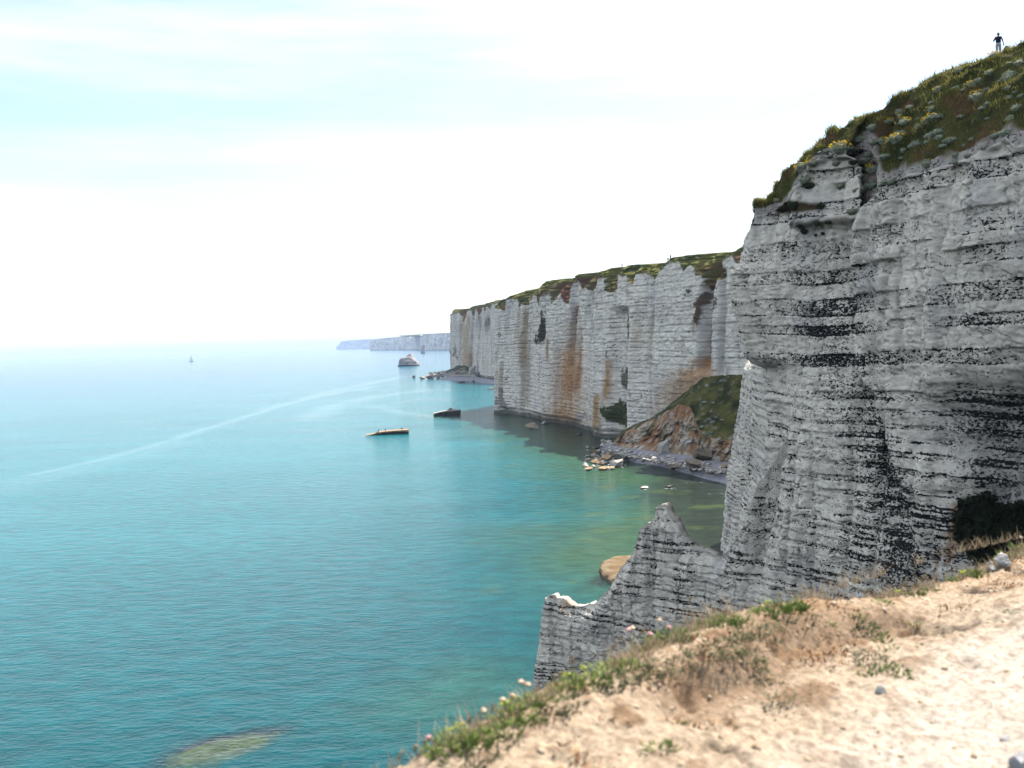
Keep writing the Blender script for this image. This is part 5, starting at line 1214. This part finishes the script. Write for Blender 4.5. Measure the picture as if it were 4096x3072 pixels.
def person(loc, rz, label, group=None, shirt=MAT_NAVY, trou=MAT_TROU, bent=True, scale=1.0):
    e = empty('person', loc, rz); e.scale = (scale * 1.1, scale, scale)
    pel = (0, 0, .93, .13); ch = [[pel, (0, 0, 1.08, .125), (0, .01, 1.25, .145), (0, .01, 1.41, .12), (0, 0, 1.50, .055), (0, -.01, 1.56, .056), (0, -.015, 1.63, .088), (0, -.005, 1.70, .085), (0, .0, 1.755, .05)]]
    for s in (-1, 1):
        ch.append([pel, (s * .095, 0, .84, .095), (s * .11, -.01, .48, .062), (s * .11, .02, .27, .055), (s * .115, .02, .09, .042), (s * .12, -.04, .04, .042), (s * .125, -.15, .03, .034)])
    # facing -y: her right arm bent up to the chest, the other hanging
    sh = (0, .01, 1.41, .12)
    ra = [sh, (-.19, .01, 1.42, .062), (-.30, .03, 1.16, .048), (-.36, -.02, 1.10, .042)]
    if bent:
        ra = [sh, (-.19, .01, 1.42, .062), (-.27, .02, 1.28, .056), (-.35, .0, 1.10, .047), (-.27, -.10, 1.20, .044), (-.16, -.20, 1.31, .030)]
        ch.append(ra); ch += hand(ra[-1], (.6, -.35, .6), 1, 1)
    else:
        ra = [sh, (-.19, .01, 1.42, .062), (-.25, .02, 1.15, .046), (-.27, -.03, .90, .028)]; ch.append(ra); ch += hand(ra[-1], (-.05, -.1, -1), -1, -1)
    la = [sh, (.19, .01, 1.42, .066), (.26, .02, 1.26, .056), (.30, .02, 1.12, .048), (.34, -.02, .86, .030)]; ch.append(la); ch += hand(la[-1], (.12, -.1, -1), 1, 1)
    ch.append([(0, -.015, 1.63, .088), (0, -.10, 1.635, .014)])               # nose
    link('body', chain_mesh(ch, 0, 1, 'body'), MAT_SKIN, e)
    tops = [[(0, 0, .90, (.20, .15)), (0, 0, 1.08, (.19, .15)), (0, .01, 1.25, (.215, .165)), (0, .01, 1.40, (.17, .13)), (0, .005, 1.46, .08)]]
    for s in (-1, 1): tops.append([(0, .01, 1.40, .14), (s * .17, .01, 1.425, .082), (s * (.23 if s > 0 else .24), .015, 1.33, .072)])
    link('shirt', chain_mesh(tops, 0, 1, 'shirt'), shirt, e)
    tr_ = [[(0, 0, 1.0, .15), (0, 0, .90, .15)]]
    for s in (-1, 1): tr_.append([(0, 0, .90, .15), (s * .10, 0, .80, .118), (s * .112, -.01, .48, .092), (s * .112, .02, .28, .082), (s * .116, .02, .11, .075)])
    link('trousers', chain_mesh(tr_, 0, 1, 'trousers'), trou, e)
    hm_ = [[(0, .02, 1.64, .075), (0, .015, 1.70, .098), (0, -.005, 1.765, .075), (0, -.05, 1.775, .05)]]
    link('hair', chain_mesh(hm_, 0, 1, 'hair'), MAT_HAIR, e)
    for s in (-1, 1):
        link('eye', eye_me, MAT_HAIR, e).location = (s * .034, -.098, 1.655)
        link('shoe', chain_mesh([[(s * .115, .04, .05, .055), (s * .12, -.04, .045, .052), (s * .126, -.16, .035, .042)]], 0, 1, 'shoe'), MAT_SHOE, e)
        link('ear', chain_mesh([[(s * .085, .005, 1.60, .018), (s * .094, .008, 1.66, .022)]], 0, 0, 'ear'), MAT_SKIN, e)
    link('mouth', chain_mesh([[(-.025, -.096, 1.585, .007), (.025, -.096, 1.585, .007)]], 0, 0, 'mouth'), MAT_NAVY, e)
    tag(e, label, 'person', group); return e
bm = bmesh.new(); bmesh.ops.create_icosphere(bm, subdivisions=1, radius=.012); eye_me = bpy.data.meshes.new('eye'); bm.to_mesh(eye_me); bm.free()
ci0 = int(np.argmin(np.abs(project(cr_xy[:, 0], cr_xy[:, 1], cr_z)[0] - 3994)))
pxy = cr_xy[ci0]; dback = np.array([pxy[0], pxy[1]]) / np.hypot(*pxy)
Yp = pxy[1] + .35
ph = at_y(3993, 130, Yp)                      # top of the head
person((ph[0], Yp, ph[2] - 1.80), math.radians(-14), 'person in dark sleeveless top and pale trousers standing on the headland crest')
# the pack in the hanging hand
MAT_PACK = simple_mat('pack_dark', (.015, .015, .03), (.03, .03, .05), 6, .9, 0); MAT_PACKP = simple_mat('pack_pale', (.40, .37, .33), (.5, .47, .43), 6, .9, 0)
pk = at_y(4022, 205, Yp); e = empty('backpack', (pk[0], Yp - .12, pk[2] - .12), math.radians(-10))
prism('shell', [(-.20, 0), (.20, 0), (.21, .25), (.17, .40), (.08, .49), (-.06, .49), (-.15, .38), (-.2, .2)], -.06, .16, MAT_PACK, e, .01)
prism('pocket', [(-.11, .03), (.13, .03), (.14, .24), (.09, .36), (-.04, .35), (-.11, .2)], -.12, -.058, MAT_PACKP, e, .01)
link('strap', chain_mesh([[(-.03, .05, .47, .012), (-.03, .05, .56, .011), (.0, .05, .585, .011), (.04, .05, .55, .011), (.04, .05, .47, .012)]], 0, 1, 'strap'), MAT_PACK, e)
tag(e, 'dark rounded backpack with pale front beside the standing person', 'backpack')
# walkers on the far cliff top
for i, (px, py, lab) in enumerate(((2488, 1058, 'lone tiny walker on the rim above the middle of the bay cliff'), (2672, 1022, 'first of two tiny walkers on the high rim of the bay cliff'), (2682, 1020, 'second of two tiny walkers on the high rim, nearer the headland'))):
    spot = None
    for py_ in np.arange(985, 1110, .5):
        spot = drop(bvh_bay, px, py_)[0]
        if spot: break
    hp_ = (spot.x, spot.y, spot.z); Yw2 = spot.y; zf = spot.z - .1
    person((hp_[0], Yw2, zf - .02), rng.uniform(-1, 1), lab, 'walkers on the far clifftop', shirt=(MAT_NAVY, MAT_PACK, MAT_SHOE)[i], trou=MAT_PACK, bent=False)

# ------------------------------------------------------------------ gulls
MAT_GULLW = simple_mat('gull_white', (.78, .78, .78), (.84, .84, .83), 8, .8, 0); MAT_GULLG = simple_mat('gull_grey', (.30, .32, .36), (.38, .40, .44), 8, .8, 0); MAT_BEAK = simple_mat('beak_yellow', (.6, .38, .05), (.65, .42, .08), 8, .6, 0)
def gull(loc, rz, label, flying=False, sc=1.0):
    e = empty('gull', loc, rz); e.scale = (sc,) * 3
    link('body', chain_mesh([[(-.30, 0, .17, .012), (-.22, 0, .18, .04), (-.10, 0, .19, .078), (.04, 0, .21, .085), (.14, 0, .26, .055), (.18, 0, .32, .042), (.22, 0, .35, .045), (.255, 0, .35, .028)]], 3, 2, 'body'), MAT_GULLW, e)
    link('beak', chain_mesh([[(.26, 0, .35, .014), (.30, 0, .345, .011), (.325, 0, .335, .005)]], 0, 0, 'beak'), MAT_BEAK, e)
    for s in (-1, 1):
        if flying: wg = [[(.03, s * .05, .22, (.05)), (.05, s * .30, .36, (.045)), (-.05, s * .62, .30, (.012))]]
        else: wg = [[(.08, s * .075, .23, .03), (-.08, s * .085, .22, .045), (-.24, s * .05, .19, .02), (-.36, s * .02, .175, .006)]]
        link('wing', chain_mesh(wg, 0, 2, 'wing'), MAT_GULLG, e)
        if not flying: link('leg', chain_mesh([[(-.01, s * .03, .14, .009), (.0, s * .03, .01, .008), (.05, s * .035, .006, .006)]], 0, 0, 'leg'), MAT_BEAK, e)
    tag(e, label, 'gull'); return e
loc, nor = drop(bvh_near, 3281, 622)
gull((loc.x, loc.y, loc.z), math.radians(40), 'white gull perched on top of the corner chalk block', sc=1.35)
fl_ = at_y(2312, 1225, 420); gull(tuple(fl_), math.radians(200), 'white gull gliding in front of the bay cliff', True, 1.6)

# ------------------------------------------------------------------ plants and stones on the near edge
MAT_SAMPH = simple_mat('samphire_leaf', (0.15, 0.22, 0.045), (0.36, 0.42, 0.12), 14, .6, 0, obj_random=.4, trans=.3)
MAT_DRY = simple_mat('dry_straw', (0.30, 0.19, 0.10), (0.55, 0.42, 0.27), 9, .9, 0, obj_random=.3, trans=.25)
MAT_REDL = simple_mat('dry_litter', (0.22, 0.09, 0.04), (0.46, 0.30, 0.16), 9, .9, 0, trans=.15)
MAT_PINK = simple_mat('thrift_pink', (0.52, 0.24, 0.24), (0.70, 0.45, 0.42), 60, .9, 0, obj_random=.5)
MAT_BUFF = simple_mat('thrift_buff', (0.55, 0.38, 0.24), (0.72, 0.55, 0.40), 60, .9, 0, obj_random=.5)
MAT_LIME = simple_mat('umbel_lime', (0.40, 0.45, 0.04), (0.58, 0.60, 0.10), 60, .8, 0, trans=.2)
def fleshy(seed, n_=75, rad=.10, L0=.035, L1=.075):
    r = np.random.default_rng(seed); V_ = []; F_ = []
    for i in range(n_):
        a = r.uniform(0, 6.283); q = rad * math.sqrt(r.uniform(0, 1)); base = np.array([q * math.cos(a), q * math.sin(a), r.uniform(-.01, .03)])
        d = np.array([math.cos(a) * q / rad * .9 + r.normal() * .35, math.sin(a) * q / rad * .9 + r.normal() * .35, r.uniform(.55, 1.1)]); d /= np.linalg.norm(d)
        L = r.uniform(L0, L1); w = r.uniform(.004, .007); sd3 = np.cross(d, r.normal(size=3)); sd3 /= np.linalg.norm(sd3); up3 = np.cross(sd3, d)
        k = len(V_)
        V_ += [base, base + d * L * .5 + sd3 * w, base + d * L * .55 + up3 * w, base + d * L * .5 - sd3 * w, base + d * L * .55 - up3 * w, base + d * L + up3 * .004]
        F_ += [(k, k + 1, k + 2), (k, k + 2, k + 3), (k, k + 3, k + 4), (k, k + 4, k + 1), (k + 5, k + 2, k + 1), (k + 5, k + 3, k + 2), (k + 5, k + 4, k + 3), (k + 5, k + 1, k + 4)]
    me = bpy.data.meshes.new('leaves'); me.from_pydata([tuple(v_) for v_ in V_], [], F_); me.materials.append(MAT_SAMPH); return me
def ball(seed, rad, mat, name='flower_head', squash=.8):
    bm = bmesh.new(); bmesh.ops.create_icosphere(bm, subdivisions=2, radius=1.0); r = np.random.default_rng(seed)
    for v_ in bm.verts: v_.co = v_.co * (rad * r.uniform(.72, 1.2)); v_.co.z *= squash
    me = bpy.data.meshes.new(name); bm.to_mesh(me); bm.free(); me.materials.append(mat); return me
def stem_mesh(h, bend, rad=.0022):
    V_ = []; F_ = []; nseg = 6
    for i in range(nseg + 1):
        t = i / nseg; c = np.array([bend[0] * t * t, bend[1] * t * t, h * t])
        for k in range(3): V_.append(tuple(c + rad * (1 - .3 * t) * np.array([math.cos(k * 2.094), math.sin(k * 2.094), 0])))
        if i: F_ += [(3 * i - 3 + k, 3 * i - 3 + (k + 1) % 3, 3 * i + (k + 1) % 3, 3 * i + k) for k in range(3)]
    me = bpy.data.meshes.new('stem'); me.from_pydata(V_, [], F_); me.materials.append(MAT_DRY); return me
LEAFM = [fleshy(400 + i) for i in range(5)]; SMALLM = [fleshy(420 + i, 34, .06, .03, .055) for i in range(3)]
def near_at(px, py):
    h = drop(bvh_gnd, px, py)[0]
    if h is None:
        j = int(np.argmin(np.abs(rimpx - px + 4000 * (rim[:, 1] < 2)))); h = Vector(tuple(rim[j] + np.array([INW[0] * .03, INW[1] * .03, 0])))
    return h
def rim_y(px): return float(np.interp(px, [1500, 1600, 1750, 1900, 2150, 2350, 2550, 2700, 2850, 3000, 3150, 3300, 3450, 3550, 3700, 3850, 4000, 4096], [3118, 3068, 2985, 2908, 2780, 2700, 2610, 2540, 2482, 2445, 2418, 2412, 2415, 2395, 2357, 2312, 2245, 2190]))
tufts = [(1800, 3000, 1.1), (1860, 2985, 1.0), (1905, 2960, .9), (1980, 2935, .8), (2055, 2870, 1.1), (2090, 2840, .9), (2150, 2815, .9), (2260, 2770, .9), (2310, 2745, 1.0), (2370, 2728, .9), (2430, 2685, 1.1), (2490, 2670, .9), (2640, 2570, 1.0), (2700, 2555, 1.1), (2740, 2550, .8), (2900, 2500, 1.0), (2960, 2480, .8), (3050, 2455, .9), (3100, 2440, 1.1), (3160, 2435, 1.0), (3200, 2430, .8),
         (3530, 2405, .7), (3660, 2375, .8), (3720, 2360, .7), (3830, 2320, .9), (3905, 2300, .9), (4040, 2225, 1.1), (4085, 2195, 1.0), (2120, 2880, .7), (2020, 2920, .8), (2580, 2600, .8), (2820, 2500, .7)]
for i, (px, py, s) in enumerate(sorted(tufts)):
    h = near_at(px, py + 6); o = empty('samphire_tuft', (h.x, h.y, h.z - .01), rng.uniform(0, 6.28)); o.scale = (s * .85, s * .85, s * rng.uniform(.55, .95))
    f = bpy.data.objects.new('leaves', LEAFM[rng.integers(5)]); COL.objects.link(f); f.parent = o
    tag(o, 'green fleshy leaved tuft on the path rim, %s tuft counted from the sea end' % ORD[i], 'plant', 'green tufts on the path rim')
small = [(3480, 2510, .9), (3510, 2540, 1.0), (3530, 2570, .9), (3550, 2600, .8), (3475, 2700, 1.1), (3590, 2680, 1.0), (3610, 2710, .8), (3025, 2660, .9), (2640, 3000, 1.0), (2720, 2900, .5), (3660, 2500, .7), (3320, 2500, .7), (4050, 2450, .6), (3420, 2470, .8), (2960, 2620, .6)]
for i, (px, py, s) in enumerate(sorted(small)):
    h = near_at(px, py); o = empty('creeping_weed', (h.x, h.y, h.z - .008), rng.uniform(0, 6.28)); o.scale = (s, s, s * .7)
    f = bpy.data.objects.new('leaves', SMALLM[rng.integers(3)]); COL.objects.link(f); f.parent = o
    tag(o, 'small green weed rooted in bare sand behind the rim, %s from the left' % ORD[i], 'plant', 'weeds on the bare sand')
OLIVEM = []
MAT_OLIVE = simple_mat('olive_leaf', (0.13, 0.13, 0.06), (0.27, 0.25, 0.13), 10, .8, 0, obj_random=.5, trans=.2)
for i in range(4):
    c = fleshy(440 + i, 90, .11, .03, .065); c.materials.clear(); c.materials.append(MAT_OLIVE); OLIVEM.append(c)
ol = [(2060, 2905), (2180, 2830), (2290, 2800), (2400, 2745), (2470, 2720), (2530, 2650), (2560, 2690), (2600, 2640), (2640, 2680), (2690, 2620), (2720, 2660), (2760, 2600), (2800, 2560), (2830, 2620), (2870, 2560), (2900, 2610), (2930, 2550), (2960, 2590), (2985, 2640), (3000, 2530), (3015, 2690), (3040, 2500), (3070, 2560), (3095, 2740), (3110, 2480), (3125, 2800), (3230, 2460), (3420, 2500), (3455, 2540), (3480, 2620), (3500, 2660), (2215, 2850), (1960, 2975), (1880, 3040)]
for i, (px, py) in enumerate(sorted(ol)):
    h = near_at(px, py); o = empty('olive_tuft', (h.x, h.y, h.z - .015), rng.uniform(0, 6.28)); s_o = rng.uniform(.6, 1.0); o.scale = (s_o, s_o, s_o * rng.uniform(.4, .7))
    f = bpy.data.objects.new('leaves', OLIVEM[rng.integers(4)]); COL.objects.link(f); f.parent = o
    tag(o, 'dull olive grey tuft on the crust behind the rim, %s from the left' % ORD[i], 'plant', 'olive tufts behind the rim')
# thrift heads: (head px, head py, colour)
heads = [(1718, 3030, 'p'), (1935, 2892, 'b'), (2010, 2800, 'b'), (2052, 2792, 'b'), (2085, 2728, 'b'), (2110, 2738, 'b'), (2512, 2520, 'p'), (2528, 2512, 'b'), (2600, 2536, 'p'), (2638, 2480, 'b'), (2676, 2510, 'p'), (4085, 2150, 'b')]
MAT_STEMG = simple_mat('thrift_stem', (0.25, 0.20, 0.10), (0.36, 0.28, 0.16), 9, .9, 0)
for i, (px, py, k) in enumerate(sorted(heads)):
    h = near_at(px + 14, rim_y(px) + 8); top_ = at_y(px, py, h.y)
    o = empty('thrift_flower', (h.x, h.y, h.z)); hh_ = max(.06, top_[2] - h.z)
    me = stem_mesh(hh_, (top_[0] - h.x, 0)); me.materials.clear(); me.materials.append(MAT_STEMG); link('stem', me, None, o)
    f = link('flower_head', ball(500 + i, .0135, MAT_PINK if k == 'p' else MAT_BUFF), None, o); f.location = (top_[0] - h.x, 0, hh_)
    tag(o, '%s thrift head on a thin stalk above the rim, %s from the left' % ('pink' if k == 'p' else 'faded buff', ORD[i]), 'flower', 'thrift along the rim')
umb = [(1840, 2932, .9), (1800, 2980, .7), (2020, 2845, 1.0), (2055, 2838, .8), (2268, 2745, .8), (3070, 2440, .7), (3590, 2385, .8), (3850, 2288, 1.0), (2335, 2712, .6)]
for i, (px, py, s) in enumerate(sorted(umb)):
    h = near_at(px, rim_y(px) + 10); top_ = at_y(px, py, h.y); hh_ = max(.05, top_[2] - h.z)
    o = empty('samphire_bloom', (h.x, h.y, h.z)); link('stem', stem_mesh(hh_, (0, 0), .003), None, o)
    for q in range(7):
        f = link('flower_head', ball(540 + q, .008 * s, MAT_LIME), None, o); f.location = (.017 * s * math.cos(q * .9), .017 * s * math.sin(q * .9), hh_ + .006 * math.cos(q * 2.1))
    tag(o, 'lime yellow flower cluster on the path rim, %s from the left' % ORD[i], 'flower', 'lime blooms along the rim')
# straw spikes
spikes = [(2218, 2710), (2240, 2698), (2275, 2690), (1975, 2870), (1660, 2990), (1700, 2985), (1600, 3020), (2290, 2640), (2450, 2590), (2560, 2540), (2760, 2400), (2980, 2420), (3380, 2380), (3700, 2305), (3745, 2305), (3620, 2330), (4030, 2160), (4060, 2140), (3245, 2370), (3120, 2380), (2855, 2440), (1880, 2880)]
for i, (px, py) in enumerate(sorted(spikes)):
    h = near_at(px + 10, rim_y(px) + 8); top_ = at_y(px, py, h.y); hh_ = max(.05, top_[2] - h.z); o = empty('straw_spike', (h.x, h.y, h.z))
    bx_ = top_[0] - h.x; link('stem', stem_mesh(hh_, (bx_, 0), .0018), None, o)
    f = link('ear', ball(560 + i, .007, MAT_DRY, 'ear', 2.6), None, o); f.location = (bx_, 0, hh_); f.rotation_euler = (0, .3, 0)
    tag(o, 'straw coloured grass spike rising from the rim, %s from the left' % ORD[i], 'grass spike', 'straw spikes along the rim')
# dry litter and straw, uncountable
vis_c = np.where((rim[:, 1] > 2.7) & (rim[:, 1] < 8.6))[0]
def scatter(n_, w0, w1, thr, seed):
    r = np.random.default_rng(seed); j = r.choice(vis_c, n_); w = r.uniform(w0, w1, n_) ** 1.0
    P = rim[j, :2] + INW * w[:, None] + r.normal(0, .01, (n_, 2))
    keep = fbm(P[:, 0] * 2.2 + seed, P[:, 1] * 2.2, P[:, 0] * 0, 3) > thr; P = P[keep]
    z = np.array([ground_z(x, y) for x, y in P]); return np.c_[P, z - .004]
rt1 = scatter(8000, -.03, .17, -.02, 31)
blades('rim_straw', rt1, rng.gamma(3.0, .018, len(rt1)).clip(.015, .15), rng.uniform(.0014, .0034, len(rt1)), 1.1, MAT_DRY, 32)
tag(bpy.data.objects['rim_straw'], 'dry straw grass matted along the path rim', 'grass', kind='stuff')
rt2 = scatter(8000, .03, .7, .12, 41)
blades('dry_litter', rt2, rng.uniform(.008, .035, len(rt2)), rng.uniform(.003, .009, len(rt2)), 2.2, MAT_REDL, 42)
tag(bpy.data.objects['dry_litter'], 'reddish dry plant litter on the sand behind the rim', 'litter', kind='stuff')
# soil crumbs
rt3 = scatter(6500, .08, 2.8, -.25, 51); cr_r = np.random.default_rng(52)
bm = bmesh.new(); bmesh.ops.create_icosphere(bm, subdivisions=1, radius=1.0); ico = np.array([v_.co[:] for v_ in bm.verts]); icf = np.array([[v_.index for v_ in f.verts] for f in bm.faces]); bm.free()
sz = cr_r.gamma(2.0, .0032, len(rt3)).clip(.003, .022)
VV = (rt3[:, None] + sz[:, None, None] * ico[None] * cr_r.uniform(.55, 1.3, (len(rt3), len(ico), 1))).reshape(-1, 3); FF = (icf[None] + (np.arange(len(rt3)) * len(ico))[:, None, None]).reshape(-1, 3)
o = link('soil_crumbs', mesh_from('soil_crumbs', VV, FF), simple_mat('crumb', (.28, .19, .11), (.55, .43, .30), 12, .95, 0)); tag(o, 'loose crumbs of sandy soil scattered over the path edge', 'gravel', kind='stuff')
# pale stones on the rim and at the frame's corner
MAT_STONE = simple_mat('stone_pale', (.50, .46, .40), (.66, .62, .56), 12, .9, .006, 40)
MAT_STONEG = simple_mat('stone_grey', (.48, .45, .44), (.62, .59, .57), 12, .9, .006, 40)
for (px, py, w, h, lab, mt_) in ((4005, 2262, 62, 46, 'largest pale rounded stone at the far end of the rim', MAT_STONE), (3965, 2284, 44, 26, 'flat pale stone below the largest rim stone', MAT_STONE), (3958, 2262, 34, 20, 'small pale stone wedged behind the flat rim stone', MAT_STONE),
        (4030, 2282, 40, 22, 'tan pebble in front of the largest rim stone', MAT_ROCKO), (3520, 2770, 46, 34, 'lone tan stone on the sand beside the path', MAT_STONE), (4020, 2960, 40, 24, 'grey stone in the near corner of the path', MAT_STONEG), (4085, 3066, 100, 60, 'largest grey stone cut by the corner of the path', MAT_STONEG)):
    g_ = near_at(px, py); d = g_.y; c = ROCKS[(px // 7) % 10].copy(); c.materials.clear(); c.materials.append(mt_)
    o = link('stone', c, None); o.location = (g_.x, g_.y, g_.z - .015); o.scale = (w / F * d, w / F * d * .9, h / F * d * 1.3); tag(o, lab, 'stone', 'stones on the path edge')
